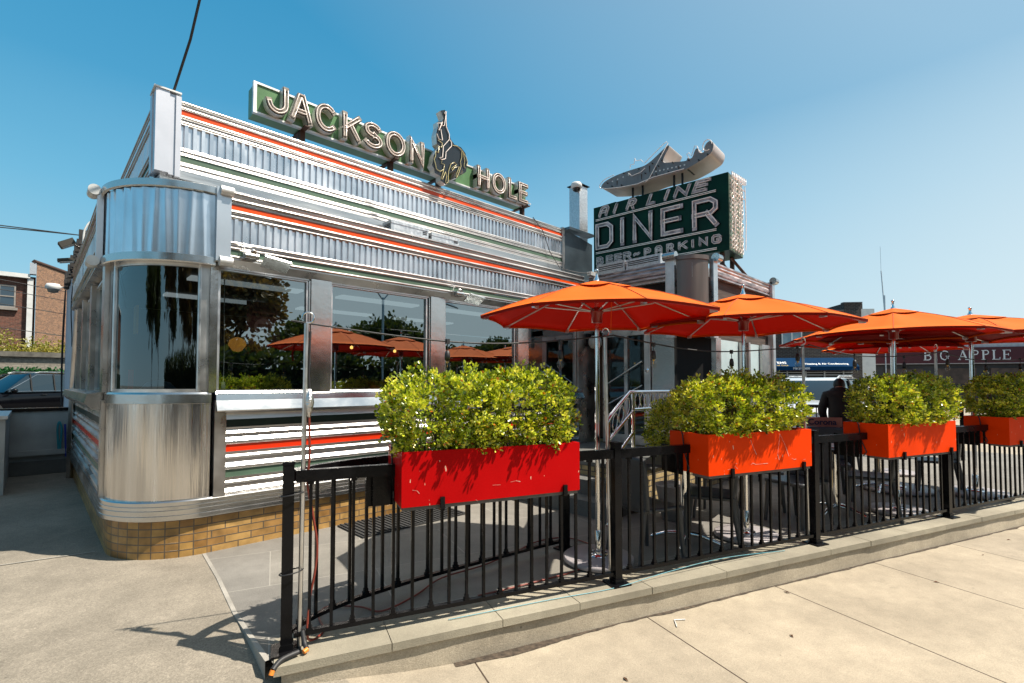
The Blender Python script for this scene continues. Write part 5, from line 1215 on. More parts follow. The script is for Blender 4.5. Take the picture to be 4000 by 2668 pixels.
# cords
t = thing('extension_cord', 'reddish extension cord hanging down the first pole and winding over the patio', 'cord', fl(.09, -.03, .3))
P = [fl(.10, .0, 1.94), fl(.095, 0, 1.7), fl(.10, 0, 1.62)]
mb = MB(); mb.tube(P, .006); mb.build('black_lead', RUBBER, t)
mb = MB(); mb.lathe([(0, 1.62), (.012, 1.615), (.022, 1.57), (.026, 1.54), (.018, 1.50), (.008, 1.46), (0, 1.455)], (fl(.10, 0, 0)[0], fl(.10, 0, 0)[1], 0), 10); mb.build('foil_wrap', pm('duct_tape', (.6, .6, .6), .3, 1, .2, 30, 1, 60), t)
P = [fl(.10, 0, 1.46), fl(.105, 0, 1.25), fl(.095, .0, 1.1), fl(.12, 0, .95), fl(.15, 0, .75), fl(.14, 0, .6), fl(.115, 0, .45), fl(.11, 0, .24), (1.25, 2.86, .212), (1.3, 3.05, .21), (1.4, 3.15, .21), (1.55, 3.0, .21), (1.62, 2.85, .21), (1.9, 2.9, .21), (2.2, 3.02, .21), (2.6, 3.0, .21), (3.0, 3.05, .21), (3.35, 3.1, .21), (3.6, 3.0, .21), (3.62, 2.75, .21), (3.4, 2.5, .255), (3.1, 2.42, .21), (2.6, 2.5, .21), (2.2, 2.6, .21)]
def smooth(P, n=6):
    P = [Vector(p) for p in P]; out = []
    for i in range(len(P) - 1):
        a = P[max(0, i - 1)]; b = P[i]; c = P[i + 1]; d = P[min(len(P) - 1, i + 2)]
        for k in range(n):
            t_ = k / n; out.append(.5 * ((2 * b) + (c - a) * t_ + (2 * a - 5 * b + 4 * c - d) * t_ ** 2 + (3 * b - a - 3 * c + d) * t_ ** 3))
    out.append(P[-1]); return out
mb = MB(); mb.tube(smooth(P), .0065, 6); mb.build('red_cord', CORD_M, t)
t = thing('black_cable', 'black cable plugged into orange connectors at the foot of the first post', 'cable', fl(.05, .05, .22))
mb = MB(); mb.tube(smooth([fl(.08, .02, .30), fl(.09, .05, .25), fl(.10, .08, .23)]), .013, 8); mb.nxt(); mb.tube(smooth([fl(.06, .09, .225), fl(-.02, .13, .222), fl(-.06, .17, .20)]), .014, 8); mb.buildm('cable_run', RUBBER, t)
mb = MB(); mb.cyl(fl(.105, .085, .228), fl(.085, .098, .222), .0125, n=10); mb.nxt(); mb.cyl(fl(-.06, .17, .20), fl(-.068, .178, .18), .0125, n=10); mb.buildm('orange_connector', pm('orange_plug', (.8, .25, .03), .5), t)
t = thing('teal_wire', 'thin pale blue wire lying along the fence foot on the coping', 'wire', fl(1.5, .05, .21))
mb = MB(); mb.tube(smooth([fl(.9, .04, .21), fl(1.6, .05, .21), (fl(2.1, .07, .21)), fl(2.6, .045, .235), fl(3.2, .03, .25), fl(3.9, .03, .21)]), .0028, 5); mb.build('wire_run', pm('teal_plastic', (.12, .36, .42), .4), t)
# floor grate / mat
t = thing('rubber_door_mat', 'dark ribbed rubber mat lying on the patio by the diner wall', 'mat', (2.9, 4.6, .2))
mb = MB(); mb.box((2.25, 4.32, .2), (3.5, 4.86, .212))
for i in range(26): x = 2.27 + i * .047; mb.box((x, 4.33, .212), (x + .02, 4.85, .222))
mb.build('mat_body', pm('rubber_mat', (.035, .035, .035), .8), t)
# litter
random.seed(21)
for i, (x, y) in enumerate(((2.4, 1.55), (3.6, 1.1), (4.3, 1.3), (5.4, .55), (6.6, .3), (2.9, .9), (1.9, 1.95), (7.4, .15), (.1, 3.0), (-.4, 4.2))):
    t = thing('fallen_leaf', ('tiny dry brown leaf lying on the pavement' if y < 2.5 else 'tiny dry brown leaf lying on the driveway'), 'leaf', (x, y, ghe(x, y)), group='dry leaves on the ground' + (' of the driveway' if y > 2.5 else ''))
    a = random.uniform(0, 6); mb = MB(); z = ghe(x, y) + .003; L = random.uniform(.015, .03)
    mb.poly([(x, y, z), (x + L * cos(a), y + L * sin(a), z + .006), (x + 2 * L * cos(a + .2), y + 2 * L * sin(a + .2), z)]); mb.poly([(x, y, z), (x + 2 * L * cos(a + .2), y + 2 * L * sin(a + .2), z), (x + L * cos(a + .7), y + L * sin(a + .7), z + .008)]); mb.build('blade', pm('dry_leaf', (.16, .07, .03), .8), t)
t = thing('paper_straw', 'bent white paper straw on the pavement in front of the wall', 'litter', (3.2, 1.67, 0)); mb = MB(); mb.tube([(3.30, 1.67, .006), (3.24, 1.72, .006), (3.16, 1.66, .006)], .004, 5); mb.build('paper', WHITEP, t)

# ---- chairs and tables
def chair():
    t = thing('patio_chair', 'x', 'chair', (0, 0, 0), 0, 'grey plastic patio chairs', local=True)
    # seat: rounded slab, faces -y ; back at +y
    mb = MB(); n = 10
    for i in range(n + 1):
        for j in range(n + 1):
            u, v = i / n * 2 - 1, j / n * 2 - 1; rx = .215 * (1 - .10 * max(0, v)); x = u * rx; y_ = v * .21; mb.v.append((x, y_, .45 - .018 * (1 - u * u) * (1 - v * v) - .012 * (max(0, -v) ** 4)))
    for i in range(n):
        for j in range(n): k = i * (n + 1) + j; mb.face((k, k + n + 1, k + n + 2, k + 1), 0, None, True)
    o = mb.build('seat', PLASTIC, None, t); sd = o.modifiers.new('solid', 'SOLIDIFY'); sd.thickness = .03
    mb = MB(); n = 12
    for i in range(n + 1):
        for j in range(n + 1):
            u = i / n * 2 - 1; v = j / n; a = u * .95; wd = .235 * (1 + .02 * sin(pi * v)) * (1 if v < .85 else 1 - .12 * ((v - .85) / .15) ** 2)
            mb.v.append((sin(a) * wd / .95 * 1.1, .21 + .04 * v + .085 * (cos(a) - 1) * 1.1, .44 + .41 * v + .02 * cos(a) * (v > .9)))
    for i in range(n):
        for j in range(n): k = i * (n + 1) + j; mb.face((k, k + n + 1, k + n + 2, k + 1), 0, None, True)
    o = mb.build('backrest', PLASTIC, None, t); sd = o.modifiers.new('solid', 'SOLIDIFY'); sd.thickness = .014
    for x, y, dx, dy in ((-.19, -.18, -.02, -.03), (.19, -.18, .02, -.03), (-.17, .19, -.03, .07), (.17, .19, .03, .07)):
        mb = MB(); mb.tube([(x, y, .44), (x + dx * .4, y + dy * .4, .25), (x + dx, y + dy, .0)], lambda q: .026 - .009 * q, 8); mb.build('leg', PLASTIC, None, t)
    return t
CH = chair()
for (x, y, rz, lb) in ((3.72, 2.22, R(75), 'grey chair with its back behind the second fence post'), (4.50, 2.02, R(200), 'dark chair seen from behind under the second planter box'),
    (5.45, 2.35, R(100), 'chair beyond the first table, behind the second planter box'), (5.75, 1.66, R(250), 'chair left of the second table near the third fence post'),
    (6.62, 1.18, R(190), 'chair behind the third planter box, close to the railing'), (6.2, 2.15, R(20), 'chair at the back of the second table'),
    (7.35, 1.75, R(-70), 'chair right of the second table'), (8.55, .80, R(190), 'chair behind the fourth planter box'), (8.0, 2.55, R(20), 'far chair in front of the vestibule'), (9.9, 2.2, R(40), 'farthest chair near the end of the patio')):
    place(CH, (x, y, .2), rz, lb)
def table():
    t = thing('patio_table', 'x', 'table', (0, 0, 0), 0, 'square patio tables', local=True)
    mb = MB(); mb.box((-.33, -.33, .715), (.33, .33, .74)); mb.build('table_top', TABLE, None, t, bevel=.008)
    mb = MB()
    for k in range(4):
        a = k * pi / 2 + .785; 
    mb.cyl((0, 0, .05), (0, 0, .714), .035, n=18); mb.build('column', CHROME, None, t)
    for k in range(4):
        a = k * pi / 2; mb = MB(); mb.tube([(0, 0, .09), (.15 * cos(a), .15 * sin(a), .075), (.30 * cos(a), .30 * sin(a), .02)], lambda q: .024 - .008 * q, 8); mb.build('foot', CHROME, None, t)
    return t
TB = table()
for (x, y, rz, lb) in ((4.30, 2.17, R(20), 'table under the first umbrella with a chrome column'), (6.47, 1.48, R(-10), 'table with red edged menus behind the third fence post'), (8.2, 1.35, R(5), 'table behind the fourth planter box'), (9.2, 2.2, R(0), 'far table near the end of the patio')):
    place(TB, (x, y, .2), rz, lb)
t = thing('menu_cards', 'red edged menus lying on the table behind the third fence post', 'menus', (6.47, 1.48, .94))
mb = MB(); mb.box((6.3, 1.4, .941), (6.52, 1.7, .946)); mb.box((6.5, 1.3, .941), (6.72, 1.58, .946)); mb.build('card_edge', RED_S, t); mb = MB(); mb.box((6.305, 1.405, .9465), (6.515, 1.695, .949)); mb.box((6.505, 1.305, .9465), (6.715, 1.575, .949)); mb.build('card', WHITEP, t)
# ---- far railing, banner and person
ff = thing('far_railing', 'short black railing across the far end of the patio beside the person in black', 'fence', (11.8, 2.6, .2))
mb = MB(); a = Vector((11.6, 3.3, 0)); b = Vector((12.6, .8, 0)); n = 24
mb = MB(); mb.tube([(a.x, a.y, 1.17), (b.x, b.y, 1.17)], .035, 4); mb.build('top_rail', BLACKM, ff)
mb = MB(); mb.tube([(a.x, a.y, .28), (b.x, b.y, .28)], .02, 4); mb.build('bottom_rail', BLACKM, ff)
for i in range(n + 1): q = a.lerp(b, i / n); mb = MB(); mb.box((q.x - .009, q.y - .009, .28), (q.x + .009, q.y + .009, 1.15)); mb.build('baluster', BLACKM, ff)
for q in (a, a.lerp(b, .5), b): mb = MB(); mb.box((q.x - .03, q.y - .03, .2), (q.x + .03, q.y + .03, 1.22)); mb.build('post', BLACKM, ff)
def text_obj(txt, size, M, mat, name, root, parent=None, ext=.002, shear=0., bold=.0, align='LEFT', sx=1.):
    cu = bpy.data.curves.new('txt', 'FONT'); cu.body = txt; cu.size = size; cu.extrude = ext; cu.shear = shear; cu.offset = bold; cu.align_x = align; cu.resolution_u = 4
    o = bpy.data.objects.new('txt', cu); COL.objects.link(o); dg = bpy.context.evaluated_depsgraph_get(); dg.update()
    me = bpy.data.meshes.new_from_object(o.evaluated_get(dg)); bpy.data.objects.remove(o)
    off = Vector(root['_wo']) if '_wo' in root.keys() else Vector((0, 0, 0))
    me.transform(Matrix.Translation(-off) @ M @ Matrix.Diagonal((sx, 1, 1, 1))); me.materials.clear(); me.materials.append(mat)
    m = bpy.data.objects.new(name, me); COL.objects.link(m); m.parent = parent or root; return m
def facing(p, az, tilt=0.):
    """text plane at p: text runs along direction az (deg from +X), upright, front to the right hand (-y local)"""
    return Matrix.Translation(p) @ Matrix.Rotation(R(az), 4, 'Z') @ Matrix.Rotation(R(90 + tilt), 4, 'X')
bn = thing('patio_banner', 'pink banner with dark blue lettering on the patio rail behind the tables', 'banner', (9.3, 2.6, .9))
# local frame perpendicular to the view
bx = Vector((9.0, 2.45, 0)); az = -60
MBn = Matrix.Translation(bx) @ Matrix.Rotation(R(az), 4, 'Z')
mb = MB(); mb.box((-.05, 0, .95), (.52, .015, 1.10), 0, MBn); mb.build('cloth', pm('pink_vinyl', (.50, .20, .16), .6, 0, .2, 6), bn)
text_obj('Corona', .13, facing(MBn @ Vector((.03, -.006, .985)), az), pm('navy_ink', (.02, .02, .09), .5), 'lettering', bn, bold=.003)
mb = MB(); mb.box((-.06, .02, .2), (-.03, .05, 1.12), 0, MBn); mb.box((.5, .02, .2), (.53, .05, 1.12), 0, MBn); mb.build('frame', BLACKM, bn)

def skin_mesh(name, verts, edges, radii, mat, root, parent=None, sub=2, rt=0):
    me = bpy.data.meshes.new(name); off = Vector(root['_wo']) if '_wo' in root.keys() else Vector((0, 0, 0))
    me.from_pydata([tuple(Vector(v) - off) for v in verts], edges, []); me.materials.append(mat)
    o = bpy.data.objects.new(name, me); COL.objects.link(o); o.parent = parent or root
    sk = o.modifiers.new('skin', 'SKIN'); sk.use_smooth_shade = True
    me.skin_vertices.new() if not me.skin_vertices else None
    lay = me.skin_vertices[0].data
    for i, r in enumerate(radii):
        lay[i].radius = r if isinstance(r, tuple) else (r, r)
        lay[i].use_root = (i == rt)
    ssb = o.modifiers.new('sub', 'SUBSURF'); ssb.levels = sub; ssb.render_levels = sub
    return o
# person seen from behind, head bowed, at the far end of the patio
pt = thing('person', 'person in a black hooded top seen from behind with head bowed', 'person', (8.9, 1.95, .2))
f0 = Vector((8.9 * 1.055, 1.95 * 1.055, .2)); fwv = Vector((.975, .22, 0)); lat = Vector((.22, -.975, 0))   # forward = away from the camera
def pp(l, f, z): return f0 + lat * l + fwv * f + Vector((0, 0, z))
# legs+torso+arms: one continuous body
V = [pp(0, 0, .80), pp(0, .04, .98), pp(0, .08, 1.14), pp(0, .13, 1.27), pp(0, .17, 1.34), pp(0, .24, 1.42),
     pp(-.10, 0, .74), pp(-.11, .03, .42), pp(-.11, 0, .06), pp(-.12, .12, .03), pp(.10, 0, .74), pp(.11, .03, .42), pp(.11, 0, .06), pp(.12, .12, .03),
     pp(-.18, .12, 1.24), pp(-.25, .04, .99), pp(-.20, .16, .80), pp(-.185, .20, .74), pp(.18, .12, 1.24), pp(.25, .06, .99), pp(.20, .24, .86), pp(.17, .30, .83)]
E_ = [(0, 1), (1, 2), (2, 3), (3, 4), (4, 5), (0, 6), (6, 7), (7, 8), (8, 9), (0, 10), (10, 11), (11, 12), (12, 13), (3, 14), (14, 15), (15, 16), (16, 17), (3, 18), (18, 19), (19, 20), (20, 21)]
Rr_ = [(.16, .11), (.15, .11), (.17, .12), (.14, .10), .065, .06, .09, .06, .045, .035, .09, .06, .045, .035, .075, .056, .04, .03, .075, .056, .04, .03]
skin_mesh('body', V, E_, Rr_, SKIN, pt)
V2 = [pp(0, 0, .74), pp(0, .03, .98), pp(0, .07, 1.14), pp(0, .12, 1.27), pp(0, .15, 1.345), pp(-.18, .11, 1.245), pp(-.255, .035, .99), pp(-.205, .15, .82), pp(.18, .11, 1.245), pp(.255, .05, .99), pp(.205, .22, .88)]
skin_mesh('hoodie', V2, [(0, 1), (1, 2), (2, 3), (3, 4), (3, 5), (5, 6), (6, 7), (3, 8), (8, 9), (9, 10)], [(.19, .15), (.175, .14), (.19, .14), (.16, .12), (.10, .09), .088, .07, .052, .088, .07, .052], CLOTH_BK, pt)
skin_mesh('trousers', [pp(0, 0, .84), pp(-.10, 0, .74), pp(-.11, .03, .42), pp(-.11, 0, .08), pp(.10, 0, .74), pp(.11, .03, .42), pp(.11, 0, .08)], [(0, 1), (1, 2), (2, 3), (0, 4), (4, 5), (5, 6)], [(.17, .13), .105, .078, .062, .105, .078, .062], CLOTH_BK, pt)
def blob(name, c, rx, ry, rz_, mat, root, parent=None, nz=.08, fr=6, seed=0):
    mb = MB(); nu, nv = 20, 14; k = 0
    for i in range(nv + 1):
        th_ = pi * i / nv
        for j in range(nu):
            a = 2 * pi * j / nu; d = Vector((sin(th_) * cos(a), sin(th_) * sin(a), cos(th_))); r = 1 + nz * mnoise.noise(d * fr + Vector((seed, 0, 0)))
            q = lat * (d.x * rx * r) + fwv * (d.y * ry * r) + Vector((0, 0, d.z * rz_ * r)); mb.v.append(tuple(c + q))
    for i in range(nv):
        for j in range(nu): a = i * nu + j; b = i * nu + (j + 1) % nu; mb.face((a, a + nu, b + nu, b), 0, None, True)
    return mb.build(name, mat, root, parent)
blob('head', pp(.0, .27, 1.40), .075, .09, .11, SKIN, pt, nz=.02); blob('hair', pp(.0, .245, 1.42), .088, .10, .115, HAIR, pt, nz=.12, fr=5)
blob('hood', pp(0, .13, 1.335), .135, .09, .05, CLOTH_BK, pt, nz=.25, fr=4, seed=3)
def hand(c, dx):
    mb = MB(); 
    for q in range(4): o_ = (q - 1.5) * .018; mb.tube([c + lat * o_, c + lat * o_ + fwv * .03 + Vector((0, 0, -.035)), c + lat * (o_ * .9) + fwv * .035 + Vector((0, 0, -.065 - .008 * (q in (1, 2)))), c + lat * (o_ * .8) + fwv * .02 + Vector((0, 0, -.085 - .008 * (q in (1, 2))))], lambda t_: .009 - .002 * t_, 6)
    mb.tube([c + lat * dx * .03, c + lat * dx * .05 + fwv * .02 + Vector((0, 0, -.03)), c + lat * dx * .045 + fwv * .03 + Vector((0, 0, -.055))], lambda t_: .011 - .003 * t_, 6)
    mb.build('hand', SKIN, pt)
hand(pp(-.185, .20, .74), 1); hand(pp(.17, .30, .83), -1)

# ================================================================== vehicles
def vehicle(name, label, M, L, W, H_, paint, cat='suv', hood=.26, wheel=.37, rails=True, bl=.60):
    """local: x forward (front at +L/2), y left, z up. cross sections lofted along x"""
    t = bpy.data.objects.new(name, None); COL.objects.link(t); t.matrix_world = M; tag(t, label, cat)
    hw = W / 2; zb = .32; belt = H_ * bl
    # side silhouette stations x, z_top of lower body
    st = [(-L / 2, belt * .95), (-L / 2 + .12, belt), (-L * .2, belt + .02), (L * .12, belt), (L / 2 - L * hood, belt - .02), (L / 2 - .35, belt - .12), (L / 2 - .08, belt - .22), (L / 2, belt - .36)]
    mb = MB(); n = 9
    for i, (x, zt) in enumerate(st):
        ins = .0 if 0 < i < len(st) - 2 else (.10 if i in (0, len(st) - 2) else .22)
        w_ = hw - ins; prof = [(-w_ + .06, zb), (-w_, zb + .15), (-w_, lerp(zb, zt, .55)), (-w_ + .03, zt - .10), (-w_ + .12, zt), (0, zt + .03), (w_ - .12, zt), (w_ - .03, zt - .10), (w_, lerp(zb, zt, .55)), (w_, zb + .15), (w_ - .06, zb)]
        for y, z in prof: mb.v.append((x, y, z))
    m = 11
    for i in range(len(st) - 1):
        for j in range(m - 1): a = i * m + j; mb.face((a, a + 1, a + m + 1, a + m), 0, None, True)
    mb.poly([mb.v[j] for j in range(m)][::-1]); mb.poly([mb.v[(len(st) - 1) * m + j] for j in range(m)])
    mb.build('body', paint, None, t, sub=1)
    # cabin
    x0, x1 = -L / 2 + .12, L / 2 - L * hood; cs = [(x0, belt - .02, .0), (x0 + .22, H_ - .08, 1), (x0 + .5, H_, 1), (x1 - L * .24, H_ - .01, 1), (x1 - L * .17, H_ - .09, 1), (x1, belt - .02, 0)]
    mb = MB()
    def sec(x, z, q): w0 = hw - .06; w1 = hw - .22; return [(x, -lerp(w0, w1, q), z), (x, -lerp(w0, w1, q) + .10, z + .03 * q), (x, lerp(w0, w1, q) - .10, z + .03 * q), (x, lerp(w0, w1, q), z)]
    secs = [sec(*c) for c in cs]
    for s_ in secs: mb.v += s_
    for i in range(len(secs) - 1):
        for j in range(3): a = i * 4 + j; mb.face((a, a + 1, a + 5, a + 4), 0 if 0 < i < len(secs) - 2 else 1, None, True)
    for sgn in (0, 3):
        P = [secs[i][sgn] for i in range(len(secs))]; mb.poly(P if sgn else P[::-1], 1)
    cb = mb.build('cabin', [paint, GLASS_K], None, t)
    # inner darkness
    mb = MB(); mb.box((x0 + .35, -hw + .3, belt - .1), (x1 - .5, hw - .3, belt + .12)); 
    for sx in (.2, 1.1): mb.box((x1 - L * .2 - sx, -hw + .35, belt), (x1 - L * .2 - sx + .15, -.1, belt + .42)); mb.box((x1 - L * .2 - sx, .1, belt), (x1 - L * .2 - sx + .15, hw - .35, belt + .42))
    mb.build('seats', BLACK, None, t)
    # pillars & window trim
    for sgn in (-1, 1):
        mb = MB()
        for xx in (x1 - L * .19, x1 - L * .36, x0 + .35 + L * .1): mb.box((xx - .04, min(sgn * (hw - .05), sgn * (hw - .21)), belt), (xx + .04, max(sgn * (hw - .05), sgn * (hw - .21)), belt + .0)) if False else mb.tube([(xx, sgn * (hw - .055), belt), (xx - .02, sgn * (hw - .21), H_ - .03)], .035, 4)
        mb.build('pillar', BLACK, None, cb)
        mb = MB(); mb.tube([(x1 - .15, sgn * (hw - .05), belt + .01), (x0 + .35, sgn * (hw - .05), belt + .03), (x0 + .15, sgn * (hw - .06), belt + .05), (x0 + .32, sgn * (hw - .20), H_ - .12), (x0 + .6, sgn * (hw - .205), H_ - .05), (x1 - L * .24, sgn * (hw - .205), H_ - .06), (x1 - .25, sgn * (hw - .08), belt + .1)], .012, 5); mb.build('window_trim', CHROME, None, cb)
        for xx in (x1 - L * .27, x1 - L * .44):
            mb = MB(); mb.box((xx - .11, sgn * hw - .0 if sgn > 0 else -hw - .03, belt - .14), (xx + .09, sgn * hw + .03 if sgn > 0 else -hw, belt - .105)); mb.build('door_handle', CHROME, None, t, bevel=.01)
        mb = MB(); mb.lathe([(0, -.1), (.07, -.09), (.09, 0), (.07, .09), (0, .1)], (x1 - .22, sgn * (hw + .13), belt + .05), 12, 0, 'Y'); mb.tube([(x1 - .22, sgn * (hw - .05), belt), (x1 - .22, sgn * (hw + .1), belt + .03)], .02); mb.build('side_mirror', paint, None, t)
        for xx in (L / 2 - .95, -L / 2 + .95):
            mb = MB(); y0 = sgn * (hw - .24); y1 = sgn * (hw + .01)
            mb.lathe([(wheel * .55, -.12), (wheel * .9, -.13), (wheel, -.09), (wheel, .09), (wheel * .9, .13), (wheel * .6, .12)], (xx, sgn * (hw - .12), wheel), 26, 0, 'Y'); wo = mb.build('wheel', TYRE, None, t)
            mb = MB(); mb.lathe([(0, .085), (wheel * .2, .10), (wheel * .25, .09), (wheel * .58, .11), (wheel * .62, .115)] if sgn > 0 else [(0, -.085), (wheel * .2, -.10), (wheel * .25, -.09), (wheel * .58, -.11), (wheel * .62, -.115)], (xx, sgn * (hw - .12), wheel), 20, 0, 'Y'); mb.build('rim', ALU, None, wo)
        mb = MB(); mb.box((L / 2 - .22, sgn * (hw - .30) - .16, belt - .40), (L / 2 - .05, sgn * (hw - .30) + .10, belt - .27)); mb.build('headlight', pm('headlight_lens', (.6, .62, .65), .1), None, t, bevel=.03)
        mb = MB(); mb.box((-L / 2 - .02, sgn * (hw - .14) - .07, belt - .35), (-L / 2 + .08, sgn * (hw - .14) + .05, belt - .02)); mb.build('tail_light', pm('red_lens', (.35, .01, .01), .2), None, t, bevel=.02)
        if rails: mb = MB(); mb.tube([(x0 + .45, sgn * (hw - .32), H_ + .02), (x0 + .6, sgn * (hw - .32), H_ + .07), (x1 - L * .28, sgn * (hw - .32), H_ + .06), (x1 - L * .24, sgn * (hw - .32), H_ + .01)], .018, 6); mb.build('roof_rail', ALU, None, t)
    mb = MB(); mb.box((L / 2 - .10, -.42, belt - .50), (L / 2 + .02, .42, belt - .26)); mb.build('grille', BLACK, None, t, bevel=.02)
    mb = MB(); mb.box((L / 2 - .12, -hw + .15, zb + .02), (L / 2 + .06, hw - .15, zb + .22)); mb.box((-L / 2 - .05, -hw + .12, zb + .02), (-L / 2 + .1, hw - .12, zb + .24)); mb.nxt(); mb.build('bumper', BLACK if paint is CARW else paint, None, t, bevel=.04)
    return t
def VM(x, y, z, deg): return Matrix.Translation((x, y, z)) @ Matrix.Rotation(R(deg), 4, 'Z')
vehicle('black_suv', 'black suv with chrome window trim parked behind the low wall, under the hedge screen', VM(-.35, 28.7, .2, 180 + 36), 5.1, 2.0, 1.85, CARB)
vehicle('white_suv', 'white suv facing the patio, behind the person in black', VM(15.3, 4.0, -.02, 180), 4.6, 1.85, 1.80, CARW, bl=.70)
# ================================================================== left background
t = thing('ramp_wall', 'low pale painted wall with a dark cap at the end of the driveway', 'wall', (-.2, 11, .2))
mb = MB(); mb.box((-3.5, 11.0, .2), (.56, 11.18, 1.2)); mb.build('wall_face', WALLW, t)
mb = MB(); mb.box((-3.5, 10.97, 1.2), (.57, 11.21, 1.25)); mb.build('cap', BLACKM, t)
mb = MB(); mb.box((-.36, 9.2, .2), (-.24, 10.99, 1.18)); mb.build('side_wall', WALLW, t)
mb = MB(); mb.box((-.38, 9.17, 1.181), (-.22, 10.965, 1.225)); mb.build('cap', GALV2, t)
mb = MB(); mb.box((-.235, 10.92, .50), (.5, 10.999, .58)); mb.build('ledge', WALLW, t)
mb = MB(); mb.box((-.235, 10.9, .2), (.5, 10.92, .42)); mb.build('recess_shade_slab', STEPST, t)  # dark slab standing in for the shaded recess below the ledge
t = thing('garden_hose', 'coiled teal and blue hose hanging on the low wall', 'hose', (.36, 10.9, .8))
mb = MB(); mb.tube(smooth([(.33, 10.94, .55), (.31, 10.94, .9), (.33, 10.94, 1.02), (.36, 10.94, .9), (.35, 10.94, .6), (.40, 10.94, .5)]), .016); mb.build('hose_loop', pm('teal_hose', (.02, .25, .30), .4), t)
mb = MB(); mb.tube(smooth([(.40, 10.93, .98), (.41, 10.93, .7), (.42, 10.93, .45)]), .014); mb.build('blue_hose', pm('blue_hose', (.01, .03, .3), .4), t)
t = thing('stucco_building', 'white stucco building wall rising behind the shaded side of the diner', 'building', (.55, 10.6, .2))
mb = MB(); mb.box((.56, 10.2, -.2), (8.0, 16.4, 3.95)); mb.build('wall', STUCCO, t)
mb = MB(); mb.box((.58, 10.16, 3.0), (1.3, 10.199, 3.99)); mb.box((.60, 10.21, 3.951), (.8, 16.4, 4.05)); mb.build('broken_parapet', pm('tarred_parapet', (.07, .065, .06), .9, 0, .7, 7, 1, 14), t)
random.seed(9); mb = MB()
for i in range(26):
    y = 10.4 + i * .22; mb.box((.50 - random.uniform(0, .05), y, 3.88 + random.uniform(-.05, .05)), (.62, y + random.uniform(.05, .16), 4.0 + random.uniform(0, .12))); mb.nxt()
mb.buildm('flashing_rubble', pm('broken_tar', (.03, .028, .027), .8, 0, .5, 9), t)
t = thing('wall_cables', 'bundle of black cables running down the white stucco wall', 'cables', (.5, 15.8, 2))
mb = MB()
for k in range(4): mb.tube(smooth([(.53, 16.2 - .08 * k, 4.0), (.52 - .006 * k, 16.1 - .1 * k, 3.3 + .1 * k), (.51 - .008 * k, 16.2 - .06 * k, 2.2), (.52, 16.15 - .08 * k, .6)]), .011, 5)
mb.nxt(); mb.tube(smooth([(.54, 12.6, 4.0), (.5, 12.7, 3.2), (.53, 12.9, 2.6), (.52, 12.4, 2.35), (.54, 11.6, 2.9)]), .009, 5); mb.nxt(); mb.tube(smooth([(.54, 11.2, 3.6), (.5, 11.5, 3.3), (.53, 11.9, 2.7)]), .009, 5)
mb.buildm('cable_run', RUBBER, t)
def wall_flood(x, y, z, label, lit):
    t = thing('wall_floodlight', label, 'floodlight', (x, y, z)); M = Matrix.Translation((x, y, z)) @ Matrix.Rotation(R(-32 if lit else -14), 4, 'Y')
    mb = MB(); mb.box((-.11, -.09, -.03), (.09, .09, .06), 0, M) if lit else mb.box((-.12, -.08, -.02), (.10, .08, .02), 0, M); mb.build('housing', pm('bronze_housing', (.07, .065, .055), .5, .4), t, bevel=.012)
    mb = MB(); mb.box((-.10, -.08, -.038), (.08, .08, -.031), 0, M); mb.build('lens', pm('floodlight_lens', (.6, .58, .5), .2), t)
    mb = MB(); mb.tube([(x + .08, y, z), (x + .16, y, z - .03), (x + .22, y, z - .08)], .015); mb.build('arm', BLACKM, t)
wall_flood(.36, 10.6, 3.88, 'grey floodlight with pale lens at the top corner of the stucco wall', True)
wall_flood(.36, 10.8, 3.66, 'thin dark floodlight below the grey one on the stucco wall', False)
t = thing('gooseneck_pipe', 'white gooseneck pipe rising over the top of the stucco wall', 'pipe', (.52, 10.15, 3.6))
mb = MB(); mb.tube(smooth([(.52, 10.15, 3.5), (.52, 10.15, 3.95), (.55, 10.15, 4.1), (.61, 10.15, 4.2), (.70, 10.15, 4.23), (.82, 10.15, 4.18)]), .014, 8); mb.build('pipe', WHITEP, t)
t = thing('dome_lamp', 'small white dome lamp on the brick wall beside the cables', 'lamp', (.1, 16.2, 3.55))
mb = MB(); mb.lathe([(0, .09), (.12, .08), (.15, .0), (.12, -.05)], (.30, 16.0, 3.93), 14); mb.build('cap', WHITEP, t); mb = MB(); mb.lathe([(.11, -.05), (.09, -.12), (0, -.14)], (.30, 16.0, 3.93), 14); mb.build('lens', pm('lamp_lens', (.3, .28, .25), .2), t); mb = MB(); mb.tube([(.38, 16.0, 3.95), (.57, 16.0, 3.95)], .02); mb.build('arm', WHITEP, t)
# brick building far left
bb = thing('red_brick_building', 'red and orange brick building with white gutter beyond the block wall', 'building', (-1, 42, 0))
mb = MB(); mb.box((-40, 42.4, -.2), (.0, 56, 8.2)); mb.build('front_wall', BR_RED, bb)
gx, gy = .49, .872
mb = MB()
G0 = (.02, 42.0); G1 = (.02 + gx * 12, 42.0 + gy * 12)
mb.poly([(G0[0], G0[1], -.2), (G1[0], G1[1], -.2), (G1[0], G1[1], 9.0), (G0[0], G0[1], 9.0)], 0, [(0, 0), (12, 0), (12, 9.2), (0, 9.2)])
mb.poly([(G0[0], 43.4, -.2), (G0[0], 42.0, -.2), (G0[0], 42.0, 9.0), (G0[0], 43.4, 9.0)], 0, [(0, 0), (1.4, 0), (1.4, 9.2), (0, 9.2)])
mb.poly([(G0[0], 43.4, 9.0), (G0[0], 42.0, 9.0), (G1[0], G1[1], 9.0), (G1[0], G1[1] + 2, 9.0)]); mb.build('gable_wall', BR_ORANGE, bb)
mb = MB(); mb.tube([(-.1, 41.9, 9.08), (G1[0], G1[1], 9.06)], .14, 4); mb.build('coping', RUST, bb)
